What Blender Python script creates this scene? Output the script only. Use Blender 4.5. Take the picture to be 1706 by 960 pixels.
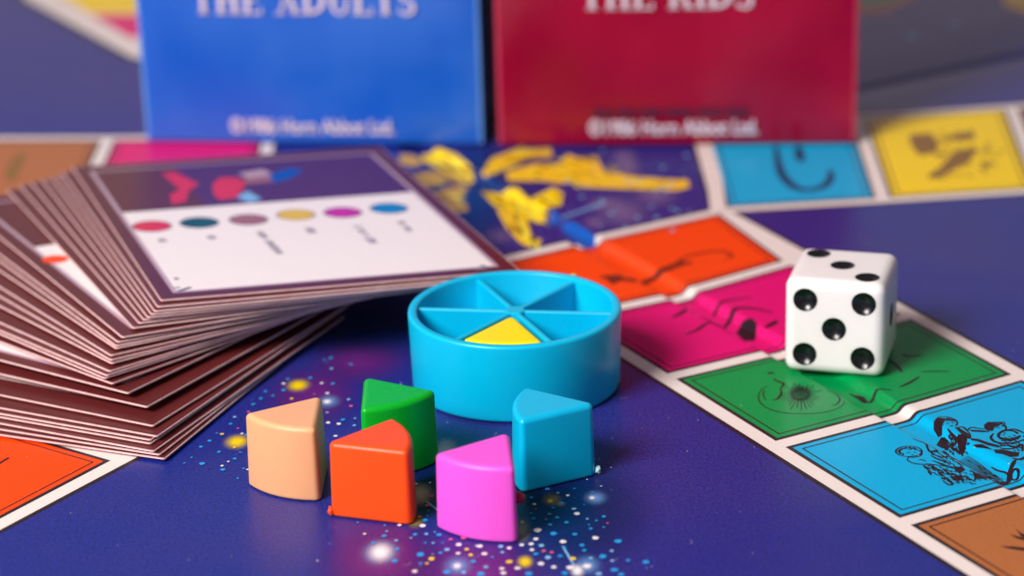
import bpy, bmesh, math, random
from mathutils import Vector, Matrix

random.seed(7)
for o in list(bpy.data.objects):
    bpy.data.objects.remove(o)
SC = bpy.context.scene
COL = SC.collection
MM = 0.001
Y0 = 380.0                      # millimetres; the world origin sits on the board this far in front of the lens

# ------------------------------------------------------------------ camera
IW, IH = 1706.0, 960.0
F_PX, PITCH, ROLL, CAM_H = 4265.0, 0.364332, -0.028788, 160.586
_f = Vector((0, math.cos(PITCH), -math.sin(PITCH)))
_u0 = Vector((0, math.sin(PITCH), math.cos(PITCH)))
_r0 = Vector((1, 0, 0))
_r = math.cos(ROLL) * _r0 + math.sin(ROLL) * _u0
_u = -math.sin(ROLL) * _r0 + math.cos(ROLL) * _u0
cam_data = bpy.data.cameras.new('camera')
cam = bpy.data.objects.new('camera', cam_data)
COL.objects.link(cam)
M = Matrix.Identity(4)
for i in range(3):
    M[i][0] = _r[i]; M[i][1] = _u[i]; M[i][2] = -_f[i]
M[0][3], M[1][3], M[2][3] = 0.0, -Y0 * MM, CAM_H * MM
cam.matrix_world = M
cam_data.sensor_width = 36.0
cam_data.lens = 90.0
cam_data.clip_start = 0.01
cam_data.clip_end = 20.0
cam_data.dof.use_dof = True
cam_data.dof.focus_distance = 0.381
cam_data.dof.aperture_fstop = 14.0
cam_data.dof.aperture_blades = 9
SC.camera = cam

# ------------------------------------------------------------------ world and lamps
world = bpy.data.worlds.new('World')
SC.world = world
world.use_nodes = True
bg = world.node_tree.nodes['Background']
bg.inputs['Color'].default_value = (1.0, 0.90, 0.93, 1)
bg.inputs['Strength'].default_value = 0.17


def area_lamp(name, loc, target, size, watts, color):
    d = bpy.data.lights.new(name, 'AREA')
    d.shape = 'RECTANGLE'
    d.size, d.size_y = size
    d.energy = watts
    d.color = color
    o = bpy.data.objects.new(name, d)
    COL.objects.link(o)
    o.location = loc
    v = Vector(target) - Vector(loc)
    o.rotation_euler = v.to_track_quat('-Z', 'Y').to_euler()
    return o


area_lamp('softbox', (-0.46, -0.46, 0.54), (0, 0, 0.0), (0.34, 0.30), 11.4, (1.0, 0.95, 0.93))
area_lamp('backdrop_lamp', (0.0, 1.15, 0.20), (0, 0.05, 0.05), (1.5, 0.34), 0.6, (1.0, 0.78, 0.98))  # added unseen lamp, stands in for a bright backdrop mirrored in the board

SC.view_settings.view_transform = 'Standard'
SC.view_settings.look = 'None'
SC.view_settings.exposure = 0.0
SC.view_settings.gamma = 1.0


# ------------------------------------------------------------------ pixel helpers (millimetres)
def ray(px, py):
    return ((px - IW / 2) / F_PX) * _r - ((py - IH / 2) / F_PX) * _u + _f


def at(px, py, z=0.0):
    """the point of the level plane z (mm) seen at a pixel of the photograph"""
    d = ray(px, py)
    t = (z - CAM_H) / d.z
    return Vector((d.x * t, d.y * t, z))


def xy(px, py):
    p = at(px, py)
    return (p.x, p.y)


def zoomed(x0, y0, s):
    return lambda x, y: xy(x0 + x / s, y0 + y / s)


# ------------------------------------------------------------------ materials
def new_mat(name):
    m = bpy.data.materials.new(name)
    m.use_nodes = True
    return m, m.node_tree.nodes, m.node_tree.links, m.node_tree.nodes['Principled BSDF']


def sock(b, *names):
    for n in names:
        if n in b.inputs:
            return b.inputs[n]


def coords(n):
    return n.new('ShaderNodeTexCoord').outputs['Object']


def noise(n, l, co, scale, detail=3, rough=0.55):
    t = n.new('ShaderNodeTexNoise')
    t.inputs['Scale'].default_value = scale
    t.inputs['Detail'].default_value = detail
    t.inputs['Roughness'].default_value = rough
    l.new(co, t.inputs['Vector'])
    return t.outputs['Fac']


def ramp(n, l, fac, a, b, p0=0.3, p1=0.7):
    r = n.new('ShaderNodeValToRGB')
    r.color_ramp.elements[0].position = p0
    r.color_ramp.elements[1].position = p1
    r.color_ramp.elements[0].color = (*a, 1)
    r.color_ramp.elements[1].color = (*b, 1)
    l.new(fac, r.inputs['Fac'])
    return r.outputs['Color']


def bump(n, l, b, fac, strength, dist):
    k = n.new('ShaderNodeBump')
    k.inputs['Strength'].default_value = strength
    k.inputs['Distance'].default_value = dist
    l.new(fac, k.inputs['Height'])
    prev = b.inputs['Normal'].links
    if prev:
        l.new(prev[0].from_socket, k.inputs['Normal'])
    l.new(k.outputs['Normal'], b.inputs['Normal'])


def srgb(r, g, b):
    f = lambda c: (c / 255 / 12.92) if c / 255 <= 0.04045 else ((c / 255 + 0.055) / 1.055) ** 2.4
    return (f(r), f(g), f(b))


def print_mat(name, c, var=0.12, rough=0.27, grain=0.4, spec=0.11):
    """ink on coated board paper: slight colour mottling, a leathery fine relief, satin gloss"""
    m, n, l, b = new_mat(name)
    co = coords(n)
    lo = tuple(x * (1 - var) for x in c)
    hi = tuple(min(1, x * (1 + var)) for x in c)
    l.new(ramp(n, l, noise(n, l, co, 2000, 4, 0.7), lo, hi, 0.35, 0.65), b.inputs['Base Color'])
    b.inputs['Roughness'].default_value = rough
    sock(b, 'Specular IOR Level', 'Specular').default_value = spec
    bump(n, l, b, noise(n, l, co, 60, 2), 0.25, 0.0004)
    bump(n, l, b, noise(n, l, co, 1900, 3, 0.6), grain, 0.00006)
    return m


def blend_mat(name, c, power=1.0, alpha=1.0):
    """airbrushed ink whose cover fades to the rim of the spot"""
    m, n, l, b = new_mat(name)
    b.inputs['Base Color'].default_value = (*c, 1)
    b.inputs['Roughness'].default_value = 0.36
    a = n.new('ShaderNodeAttribute')
    a.attribute_name = 'cover'
    co = coords(n)
    p = n.new('ShaderNodeMath'); p.operation = 'POWER'
    l.new(a.outputs['Fac'], p.inputs[0]); p.inputs[1].default_value = power
    q = n.new('ShaderNodeMath'); q.operation = 'MULTIPLY'
    l.new(p.outputs[0], q.inputs[0])
    l.new(ramp(n, l, noise(n, l, co, 2600, 2), (0.8 * alpha,) * 3, (alpha,) * 3, 0.35, 0.65), q.inputs[1])
    l.new(q.outputs[0], b.inputs['Alpha'])
    return m


def plastic(name, c, sss=0.25, rough=0.32, scale=0.0016, relief=1.0):
    m, n, l, b = new_mat(name)
    co = coords(n)
    lo = tuple(x * 0.97 for x in c)
    l.new(ramp(n, l, noise(n, l, co, 300, 3), lo, c), b.inputs['Base Color'])
    r = n.new('ShaderNodeMapRange')
    r.inputs['To Min'].default_value = rough - 0.05
    r.inputs['To Max'].default_value = rough + 0.10
    l.new(noise(n, l, co, 700, 4, 0.7), r.inputs['Value'])
    sm = n.new('ShaderNodeMath'); sm.operation = 'MULTIPLY_ADD'
    l.new(noise(n, l, co, 140, 3, 0.6), sm.inputs[0]); sm.inputs[1].default_value = 0.24 * relief; l.new(r.outputs[0], sm.inputs[2])
    sb = n.new('ShaderNodeMath'); sb.operation = 'SUBTRACT'; l.new(sm.outputs[0], sb.inputs[0]); sb.inputs[1].default_value = 0.12 * relief
    l.new(sb.outputs[0], b.inputs['Roughness'])
    sock(b, 'Specular IOR Level', 'Specular').default_value = 0.36
    b.inputs['Subsurface Weight'].default_value = sss
    b.inputs['Subsurface Radius'].default_value = tuple(0.3 + 0.7 * x for x in c)
    b.inputs['Subsurface Scale'].default_value = scale
    bump(n, l, b, noise(n, l, co, 160, 2), 0.10 * relief, 0.0003)
    bump(n, l, b, noise(n, l, co, 2600, 2), 0.04 * relief, 0.00003)
    return m


# board paper: blue with violet clouds
def board_material():
    m, n, l, b = new_mat('board_blue_print')
    co = coords(n)
    base = ramp(n, l, noise(n, l, co, 14, 4, 0.6), srgb(14, 38, 134), srgb(42, 44, 128), 0.36, 0.62)
    mix = n.new('ShaderNodeMixRGB'); mix.blend_type = 'MULTIPLY'; mix.inputs[0].default_value = 1
    l.new(base, mix.inputs[1])
    l.new(ramp(n, l, noise(n, l, co, 2200, 3, 0.8), (0.30, 0.32, 0.42), (1.65, 1.6, 1.45), 0.33, 0.67), mix.inputs[2])
    l.new(mix.outputs[0], b.inputs['Base Color'])
    b.inputs['Roughness'].default_value = 0.34
    sock(b, 'Specular IOR Level', 'Specular').default_value = 0.4
    bump(n, l, b, noise(n, l, co, 60, 2), 0.25, 0.0004)
    bump(n, l, b, noise(n, l, co, 1900, 3, 0.6), 0.55, 0.00006)
    return m


MAT = {}
MAT['board'] = board_material()
MAT['white'] = print_mat('white_line_print', srgb(234, 218, 212), 0.03)
MAT['black'] = print_mat('dark_outline_print', srgb(46, 36, 42), 0.2)
MAT['ink'] = print_mat('line_art_ink', srgb(44, 26, 34), 0.35)
MAT['orange'] = print_mat('orange_print', srgb(250, 72, 10), 0.08)
MAT['pink'] = print_mat('magenta_print', srgb(224, 22, 112), 0.08)
MAT['green'] = print_mat('green_print', srgb(0, 142, 72), 0.10)
MAT['cyan'] = print_mat('sky_blue_print', srgb(0, 168, 218), 0.06)
MAT['brown'] = print_mat('brown_print', srgb(176, 104, 58), 0.10)
MAT['yellow'] = print_mat('yellow_print', srgb(255, 210, 0), 0.06)
MAT['red'] = print_mat('dark_red_print', srgb(150, 20, 40), 0.10)
MAT['gold'] = print_mat('golden_yellow_print', srgb(250, 194, 34), 0.14)
MAT['ochre'] = print_mat('dull_ochre_print', srgb(204, 158, 66), 0.2)
MAT['royal'] = print_mat('royal_blue_print', srgb(0, 84, 176), 0.1)
MAT['star_white'] = print_mat('white_speck_print', srgb(236, 226, 226), 0.1)
MAT['star_blue'] = print_mat('blue_speck_print', srgb(40, 150, 220), 0.25)
MAT['star_pale'] = print_mat('pale_blue_speck_print', srgb(130, 180, 225), 0.2)
MAT['star_yellow'] = print_mat('yellow_speck_print', srgb(245, 200, 50), 0.15)
MAT['star_pink'] = print_mat('pink_speck_print', srgb(225, 90, 140), 0.2)
MAT['kraft'] = print_mat('grey_board_edge', (0.25, 0.22, 0.2), 0.2)

# ------------------------------------------------------------------ object helpers
def link(name, mesh, parent=None, mat=None):
    o = bpy.data.objects.new(name, mesh)
    COL.objects.link(o)
    if parent:
        o.parent = parent
    if mat:
        mesh.materials.clear()
        mesh.materials.append(mat)
    return o


def tag(o, label=None, cat=None, group=None, kind=None):
    if label: o['label'] = label
    if cat: o['category'] = cat
    if group: o['group'] = group
    if kind: o['kind'] = kind
    return o


def empty(name, loc=(0, 0, 0)):
    o = bpy.data.objects.new(name, None)
    o.empty_display_size = 0.01
    COL.objects.link(o)
    o.location = loc
    return o


def to_mesh(bm, name, smooth=False):
    me = bpy.data.meshes.new(name)
    bm.to_mesh(me)
    bm.free()
    if smooth:
        for p in me.polygons:
            p.use_smooth = True
    return me


# ------------------------------------------------------------------ the folded seam of the board
def lerp(a, b, t):
    return (a[0] + (b[0] - a[0]) * t, a[1] + (b[1] - a[1]) * t)


S_A, S_B = Vector(xy(952, 406)), Vector(xy(1683, 818))
S_DIR = (S_B - S_A).normalized()
S_NRM = Vector((-S_DIR.y, S_DIR.x))                 # towards the far half
if S_NRM.x < 0: S_NRM = -S_NRM
PROFILE = [(-1.2, 0), (-0.5, 0.0), (-0.15, -0.02), (0.05, -0.14), (0.3, -0.62), (0.6, -0.86), (1.2, -0.95), (2.2, -0.98), (3.4, -1.0), (4.2, -0.98),
           (4.7, -0.86), (5.1, -0.56), (5.5, -0.22), (5.9, -0.03), (6.4, 0.05), (7.0, 0.04), (8.0, 0.0)]
# a second, shallower seam far back on the right
T_A, T_B = Vector(xy(1400, 157)), Vector(xy(1706, 92))
T_DIR = (T_B - T_A).normalized()
T_NRM = Vector((-T_DIR.y, T_DIR.x))
PROFILE_T = [(-6, 0), (-4, -0.1), (-2, -0.6), (0, -1.2), (1, -1.2), (2.5, -0.5), (4, 0)]


def prof(tab, u):
    if u <= tab[0][0] or u >= tab[-1][0]:
        return 0.0
    for (a, za), (b, zb) in zip(tab, tab[1:]):
        if a <= u <= b:
            return za + (zb - za) * (u - a) / (b - a)


def seam_z(x, y):
    p = Vector((x, y))
    z = prof(PROFILE, (p - S_A).dot(S_NRM))
    q = p - T_A
    if q.dot(T_DIR) > -60:
        z += prof(PROFILE_T, q.dot(T_NRM))
    return z


LAYER = 0.012


def drape(bm, level):
    """cut a flat sheet (mm) along the seams and let it follow the fold; then to metres"""
    for tab, A, N in ((PROFILE, S_A, S_NRM), (PROFILE_T, T_A, T_NRM)):
        us = [(v.co.to_2d() - A).dot(N) for v in bm.verts]
        if not us or max(us) < tab[0][0] or min(us) > tab[-1][0]:
            continue
        for u, _ in tab:
            p = A + N * u
            bmesh.ops.bisect_plane(bm, geom=bm.verts[:] + bm.edges[:] + bm.faces[:], dist=1e-5,
                                   plane_co=(p.x, p.y, 0), plane_no=(N.x, N.y, 0))
    for v in bm.verts:
        v.co.z = seam_z(v.co.x, v.co.y) + (level + v.co.z) * LAYER
        v.co = Vector((v.co.x, v.co.y - Y0, v.co.z)) * MM


def sheet(name, polys, level, mat, parent, kind=None, strip=False, spread=0.0):
    """printed area(s): list of polygons in mm on the board"""
    bm = bmesh.new()
    for pts in polys:
        zz = random.random() * spread
        vs = [bm.verts.new((p[0], p[1], zz)) for p in pts]
        f = bm.faces.new(vs)
        f.normal_update()
        if f.normal.z < 0:
            f.normal_flip()
    if not strip:
        bmesh.ops.triangulate(bm, faces=[f for f in bm.faces if len(f.verts) > 4])
    drape(bm, level)
    o = link(name, to_mesh(bm, name, True), parent, mat)
    if kind: o['kind'] = kind
    return o


def area2(pts):
    return sum(a[0] * b[1] - b[0] * a[1] for a, b in zip(pts, pts[1:] + pts[:1]))


def inset(pts, d):
    """move each edge of a polygon inwards by d mm"""
    if area2(pts) < 0: pts = pts[::-1]
    n = len(pts)
    out = []
    for i in range(n):
        p0, p1, p2 = Vector(pts[i - 1][:2]), Vector(pts[i][:2]), Vector(pts[(i + 1) % n][:2])
        e1, e2 = (p1 - p0).normalized(), (p2 - p1).normalized()
        n1, n2 = Vector((-e1.y, e1.x)), Vector((-e2.y, e2.x))
        k = 1 + n1.dot(n2)
        b = (n1 + n2) / max(k, 0.3)
        q = p1 + b * d
        out.append((q.x, q.y))
    return out


def ring_polys(pts, d0, d1):
    a, b = inset(pts, d0), inset(pts, d1)
    n = len(a)
    return [[a[i], a[(i + 1) % n], b[(i + 1) % n], b[i]] for i in range(n)]


def stroke(pts, w, taper=False):
    """pen line: quads along a polyline, width in mm"""
    out = []
    m = len(pts)
    L, R = [], []
    for i, p in enumerate(pts):
        a = Vector(pts[max(i - 1, 0)]); b = Vector(pts[min(i + 1, m - 1)])
        t = (b - a)
        if t.length < 1e-6: t = Vector((1, 0))
        t.normalize()
        k = w / 2
        if taper:
            k *= 0.35 + 0.65 * math.sin(math.pi * (i + 0.5) / m)
        nn = Vector((-t.y, t.x)) * k
        L.append((p[0] + nn.x, p[1] + nn.y)); R.append((p[0] - nn.x, p[1] - nn.y))
    for i in range(m - 1):
        out.append([L[i], R[i], R[i + 1], L[i + 1]])
    return out


def smooth_line(pts, k=5):
    """Catmull-Rom through the points"""
    out = []
    P = [pts[0]] + list(pts) + [pts[-1]]
    for i in range(1, len(P) - 2):
        p0, p1, p2, p3 = (Vector(q) for q in P[i - 1:i + 3])
        for j in range(k):
            t = j / k
            q = 0.5 * ((2 * p1) + (p2 - p0) * t + (2 * p0 - 5 * p1 + 4 * p2 - p3) * t * t + (3 * p1 - p0 - 3 * p2 + p3) * t ** 3)
            out.append((q.x, q.y))
    out.append(tuple(pts[-1]))
    return out


def blob_poly(c, r, n=10, sx=1.0, jit=0.12):
    a0 = random.random() * 6.28
    return [(c[0] + sx * r * (1 + random.uniform(-jit, jit)) * math.cos(a0 + 6.283 * i / n),
             c[1] + r * (1 + random.uniform(-jit, jit)) * math.sin(a0 + 6.283 * i / n)) for i in range(n)]


def soft_spot(name, c, rx, ry, level, mat, parent):
    bm = bmesh.new()
    lay = bm.verts.layers.float.new('cover')
    n, k = 28, 6
    ctr = bm.verts.new((c[0], c[1], 0)); ctr[lay] = 1
    rows = []
    for j in range(1, k + 1):
        row = []
        for i in range(n):
            a = 6.28318 * i / n
            v = bm.verts.new((c[0] + rx * j / k * math.cos(a), c[1] + ry * j / k * math.sin(a), 0))
            v[lay] = 0.5 + 0.5 * math.cos(math.pi * j / k)
            row.append(v)
        rows.append(row)
    for i in range(n):
        bm.faces.new((ctr, rows[0][i], rows[0][(i + 1) % n]))
        for j in range(k - 1):
            bm.faces.new((rows[j][i], rows[j + 1][i], rows[j + 1][(i + 1) % n], rows[j][(i + 1) % n]))
    drape(bm, level)
    return link(name, to_mesh(bm, name, True), parent, mat)


# ------------------------------------------------------------------ the board
board = empty('game_board')
tag(board, 'dark blue folding game board with coloured spaces, star specks and a centre seam', 'game board')

bm = bmesh.new()
xs = [-250, 250]; ys = [215, 715]
vs = [bm.verts.new((x, y, 0)) for x, y in ((-250, 215), (250, 215), (250, 715), (-250, 715))]
bm.faces.new(vs)
drape(bm, 0)
top_bm = bm
bm2 = bmesh.new()
bmesh.ops.create_cube(bm2, size=1)
for v in bm2.verts:
    v.co = Vector((v.co.x * 499.6, v.co.y * 499.6 + 465 - Y0, -2.6 + v.co.z * 2.2)) * MM
link('board_core', to_mesh(bm2, 'board_core'), board, MAT['kraft'])
link('printed_sheet', to_mesh(top_bm, 'printed_sheet', True), board, MAT['board'])

# --- the path of spaces that runs along the seam
SP_O, SP_A, SP_L = Vector((24.0516, 378.5356)), -1.08283, 31.0763
SP_E = Vector((math.cos(SP_A), math.sin(SP_A)))
Lp = [tuple(SP_O + SP_E * SP_L * (k - 2)) for k in range(0, 7)]
r0, r1, r3 = Vector(xy(1203, 351)), Vector(xy(1320, 436)), Vector(xy(1704, 626))
rdir = (r3 - r0) / 3
Rp = [tuple(r0), tuple(r1), tuple(r0 + rdir * 2.02), tuple(r3), tuple(r3 + rdir), tuple(r3 + rdir * 2), tuple(r3 + rdir * 3)]
Mp = [xy(*p) for p in ((952, 406), (1107.5, 496), (1277.5, 590), (1464.6, 697), (1683, 818))]
mstep = (Vector(Mp[4]) - Vector(Mp[1])) / 3
Mp += [tuple(Vector(Mp[4]) + mstep), tuple(Vector(Mp[4]) + mstep * 2)]
Np = []
for k in range(7):
    d = (Vector(Rp[k]) - Vector(Mp[k])).normalized()
    Np.append(tuple(Vector(Mp[k]) + d * 7.0))
outline = [Lp[0], Mp[0], Np[0], Rp[0], Rp[6], Np[6], Mp[6], Lp[6]]
tag(sheet('path_black_line', [inset(outline, -2.2)], 1, MAT['black'], board), None)  # printed black line outside the white path border
sheet('path_white_border', [inset(outline, -1.3)], 2, MAT['white'], board)


def space(name, pts, mat, lv=3, w=1.3, out=0.78, gap=0.95, line=0.3):
    sheet_o = sheet(name, [inset(pts, w + out)], lv + 1, mat, board)
    sheet('dark_outline', [inset(pts, w)], lv, MAT['black'], sheet_o)
    sheet('fine_line', ring_polys(pts, w + out + gap, w + out + gap + line), lv + 2, MAT['ink'], sheet_o)
    return sheet_o


names = ['orange_space', 'pink_space', 'green_space', 'sky_blue_space', 'brown_space', 'orange_space']
mats = ['orange', 'pink', 'green', 'cyan', 'brown', 'orange']
SPACES = []
for k in range(6):
    pts = [Lp[k], Mp[k], Np[k], Rp[k], Rp[k + 1], Np[k + 1], Mp[k + 1], Lp[k + 1]]
    SPACES.append(space(names[k], pts, MAT[mats[k]]))

# --- the ring of spaces at the back, right side
B = [xy(1200, 350), xy(1472, 334), xy(1737, 317), xy(2000, 298)]
T = [xy(1161, 211), xy(1427, 195), xy(1684, 178), xy(1936, 160)]
rr = B + T[::-1]
sheet('ring_black_line', [inset(rr, -2.0)], 1, MAT['black'], board)  # printed black line round the white ring border
sheet('ring_white_border', [inset(rr, -1.3)], 2, MAT['white'], board)
cyan2 = space('sky_blue_space', [B[0], B[1], T[1], T[0]], MAT['cyan'])
yel2 = space('yellow_space', [B[1], B[2], T[2], T[1]], MAT['yellow'])
space('red_space', [B[2], B[3], T[3], T[2]], MAT['red'])
# left side
TL = [xy(-150, 231), xy(181, 230), xy(447, 226)]
BLp = [xy(-260, 372), xy(116, 376), xy(432, 372)]
rl = BLp + TL[::-1]
sheet('ring_black_line', [inset(rl, -2.0)], 1, MAT['black'], board)
sheet('ring_white_border', [inset(rl, -1.3)], 2, MAT['white'], board)
brown2 = space('brown_space', [BLp[0], BLp[1], TL[1], TL[0]], MAT['brown'])
space('pink_space', [BLp[1], BLp[2], TL[2], TL[1]], MAT['pink'])
# the white edge of the corner panel
sheet('panel_edge_line', [stroke([xy(1180, 214), xy(1197, 352)], 3.0)[0]], 3.5, MAT['white'], board)

# --- the path at the front left, under the cards
q = [xy(0, 880), xy(222, 762)]
d_in = (Vector(q[1]) - Vector(q[0])).normalized()
d_out = Vector((-d_in.y, d_in.x))
c0 = Vector(xy(205, 766))
fl = [tuple(c0), tuple(c0 - d_in * 33), tuple(c0 - d_in * 33 + d_out * 44), tuple(c0 + d_out * 44)]
fl2 = [tuple(c0 + d_in * 12), tuple(c0), tuple(c0 + d_out * 44), tuple(c0 + d_in * 12 + d_out * 44)]
fl0 = [tuple(c0 + d_in * 12), tuple(c0 - d_in * 33), tuple(c0 - d_in * 33 + d_out * 44), tuple(c0 + d_in * 12 + d_out * 44)]
sheet('path_black_line', [inset(fl0, -2.2)], 1, MAT['black'], board)
sheet('path_white_border', [inset(fl0, -1.3)], 2, MAT['white'], board)
or2 = space('orange_space', fl, MAT['orange'])
space('green_space', fl2, MAT['green'])
zf = zoomed(0, 580, 4.8)
sheet('printed_drawing', stroke(smooth_line([zf(-40, 950), zf(0, 925), zf(40, 900), zf(72, 882)]), 0.5), 6, MAT['ink'], or2, strip=True)

# --- far corner of the board, behind the boxes
tl = [xy(40, -4), xy(222, 96), xy(420, 96), xy(420, -60), xy(40, -60)]
sheet('path_black_line', [inset(tl, -2.0)], 1, MAT['black'], board)
sheet('path_white_border', [tl], 2, MAT['white'], board)
sheet('yellow_space', [[xy(104, -6), xy(150, 22), xy(420, 22), xy(420, -50), xy(90, -50)]], 4, MAT['yellow'], board)
sheet('pink_space', [[xy(152, 24), xy(216, 62), xy(420, 62), xy(420, 24)]], 4, MAT['pink'], board)
trp = [xy(1428, 24), xy(1480, 20), xy(1540, -14), xy(1560, -60), xy(1400, -60)]
sheet('path_white_border', [trp], 2, MAT['brown'], board)
sheet('green_space', [[xy(1436, 6), xy(1480, 4), xy(1512, -14), xy(1530, -50), xy(1420, -50)]], 4, MAT['green'], board)
sheet('yellow_space', [[xy(1672, 8), xy(1712, 22), xy(1760, 20), xy(1760, -30), xy(1672, -30)]], 4, MAT['gold'], board)

W1, W2 = 0.26, 0.45


def pen(z, pts, w=W1, taper=True):
    return stroke(smooth_line([z(*p) for p in pts]), w, taper)


def scribble(z, poly, count, lo, hi, dx, dy):
    P = [Vector(p) for p in poly]
    x0_, x1_ = min(p.x for p in P), max(p.x for p in P); y0_, y1_ = min(p.y for p in P), max(p.y for p in P)
    out = []
    while count > 0:
        x, y = random.uniform(x0_, x1_), random.uniform(y0_, y1_)
        inside = False
        for p, q_ in zip(P, P[1:] + P[:1]):
            if (p.y > y) != (q_.y > y) and x < (q_.x - p.x) * (y - p.y) / (q_.y - p.y) + p.x: inside = not inside
        if not inside: continue
        count -= 1
        k = random.uniform(.5, 1.2)
        out += pen(z, [(x, y), (x + dx * k * .5 + random.uniform(-9, 9), y + dy * k * .5 + random.uniform(-9, 9)), (x + dx * k, y + dy * k)], random.uniform(lo, hi))
    return out


# --- illustrated corner panel: golden winged figures on blue
za = zoomed(640, 240, 5.331)
zb = zoomed(600, 220, 2.843)
art = empty('illustrated_panel'); art.parent = board
MAT['teal_cloud'] = blend_mat('deep_blue_cloud_print', srgb(0, 52, 120), 0.8, 0.95)
soft_spot('deep_blue_cloud', za(780, 420), 17, 34, 3, MAT['teal_cloud'], art)
hh = 0
for nm, P, mt, lv in (
    ('golden_wing', [za(330, 60), za(480, 36), za(640, 90), za(760, 190), za(800, 290), za(750, 315), za(620, 245), za(450, 195), za(350, 150)], 'yellow', 5),
    ('ochre_feather', [za(130, 95), za(320, 95), za(370, 160), za(260, 205), za(140, 170)], 'ochre', 4),
    ('ochre_feather', [za(200, 290), za(330, 250), za(520, 240), za(640, 262), za(770, 345), za(700, 372), za(560, 330), za(400, 385), za(250, 372)], 'ochre', 4),
    ('ochre_feather', [za(400, 445), za(560, 390), za(760, 378), za(700, 440), za(650, 505), za(745, 545), za(740, 600), za(620, 610), za(520, 530)], 'ochre', 4),
    ('golden_wing', [za(865, 265), za(950, 130), za(1150, 55), za(1480, 40), za(1490, 108), za(1280, 132), za(1090, 222), za(900, 290)], 'gold', 4),
    ('golden_figure', [zb(690, 190), zb(830, 150), zb(940, 155), zb(985, 105), zb(1040, 128), zb(1120, 115), zb(1150, 182), zb(1300, 212), zb(1500, 228), zb(1550, 225), zb(1562, 262), zb(1500, 278), zb(1300, 272), zb(1060, 262), zb(1030, 238), zb(960, 245), zb(860, 232), zb(700, 232)], 'gold', 5),
    ('golden_figure', [za(870, 380), za(1020, 400), za(1180, 388), za(1290, 490), za(1400, 440), za(1500, 388), za(1590, 440), za(1575, 540), za(1450, 575), za(1420, 650), za(1370, 665), za(1250, 610), za(1100, 565), za(990, 560), za(900, 470)], 'yellow', 5),
    ('golden_leg', [za(1000, 585), za(1120, 555), za(1270, 620), za(1290, 760), za(1320, 835), za(1400, 850), za(1385, 890), za(1265, 915), za(1195, 870), za(1080, 740)], 'gold', 4),
    ('royal_blue_patch', [za(1460, 610), za(1530, 590), za(1545, 660), za(1480, 690)], 'royal', 6),
    ('royal_blue_patch', [zb(955, 425), zb(1010, 425), zb(1115, 495), zb(1110, 530), zb(1050, 525), zb(960, 455)], 'royal', 4),
):
    hh += 0.12
    sheet(nm, [P], lv + hh, MAT[mt], art)
MAT['umber'] = print_mat('umber_shading_print', srgb(120, 84, 30), 0.3)
MAT['lemon'] = print_mat('lemon_highlight_print', srgb(255, 232, 70), 0.1)
for z_, poly, dx_, dy_, cnt in ((zb, [(700, 190), (830, 155), (985, 110), (1120, 120), (1300, 215), (1550, 230), (1500, 275), (1060, 260), (860, 230)], 50, 8, 34),
                                (za, [(870, 380), (1180, 390), (1290, 490), (1570, 440), (1450, 570), (1370, 660), (1100, 560), (900, 470)], 90, 60, 22),
                                (za, [(1000, 585), (1270, 620), (1290, 760), (1390, 880), (1200, 870), (1080, 740)], 40, 90, 14),
                                (za, [(330, 60), (640, 90), (790, 290), (450, 190)], 110, 50, 14), (za, [(200, 290), (640, 262), (760, 345), (250, 372)], 110, 14, 12),
                                (za, [(400, 445), (760, 380), (650, 505), (740, 600), (520, 530)], 90, 20, 12), (za, [(865, 265), (1150, 55), (1480, 60), (1090, 222)], 120, -40, 12)):
    sheet('umber_shading', scribble(z_, poly, cnt, .3, .8, dx_, dy_), 7.5, MAT['umber'], art, spread=0.8)
    sheet('lemon_highlight', scribble(z_, poly, cnt // 2, .4, .9, dx_, dy_), 8.6, MAT['lemon'], art, spread=0.8)
sheet('white_specks', [blob_poly(zb(random.uniform(950, 1560), random.uniform(90, 470)), random.uniform(.25, .7), 7, 0.9) for _ in range(34)], 9.6, MAT['star_pale'], art, spread=1.0)['kind'] = 'stuff'
MAT['violet'] = blend_mat('violet_haze_print', srgb(150, 120, 170), 1.0, 0.55)
hh = 0
for c, a, b_ in ((zb(1250, 120), 4, 9), (zb(1240, 380), 7, 12), (zb(1160, 340), 5, 6), (zb(1400, 300), 6, 9), (zb(660, 490), 5, 7), (zb(1110, 430), 3, 5), (zb(1270, 170), 4, 7)):
    hh += 0.1
    soft_spot('violet_haze', c, a, b_, 2 + hh, MAT['violet'], art)
sheet('pale_ray', stroke([zb(960, 405), zb(1160, 335)], 0.7), 4, MAT['star_pale'], art, strip=True)

# --- line drawings on the spaces
zc = zoomed(1470, 660, 6.0)
ink = []
W1, W2 = 0.26, 0.45


def loop_pts(cx, cy, rx, ry, a0=0, a1=360, n=14):
    return [(cx + rx * math.cos(math.radians(a0 + (a1 - a0) * i / n)), cy + ry * math.sin(math.radians(a0 + (a1 - a0) * i / n))) for i in range(n + 1)]


def patch(z, pts):
    return [[z(*p) for p in pts]]


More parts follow.
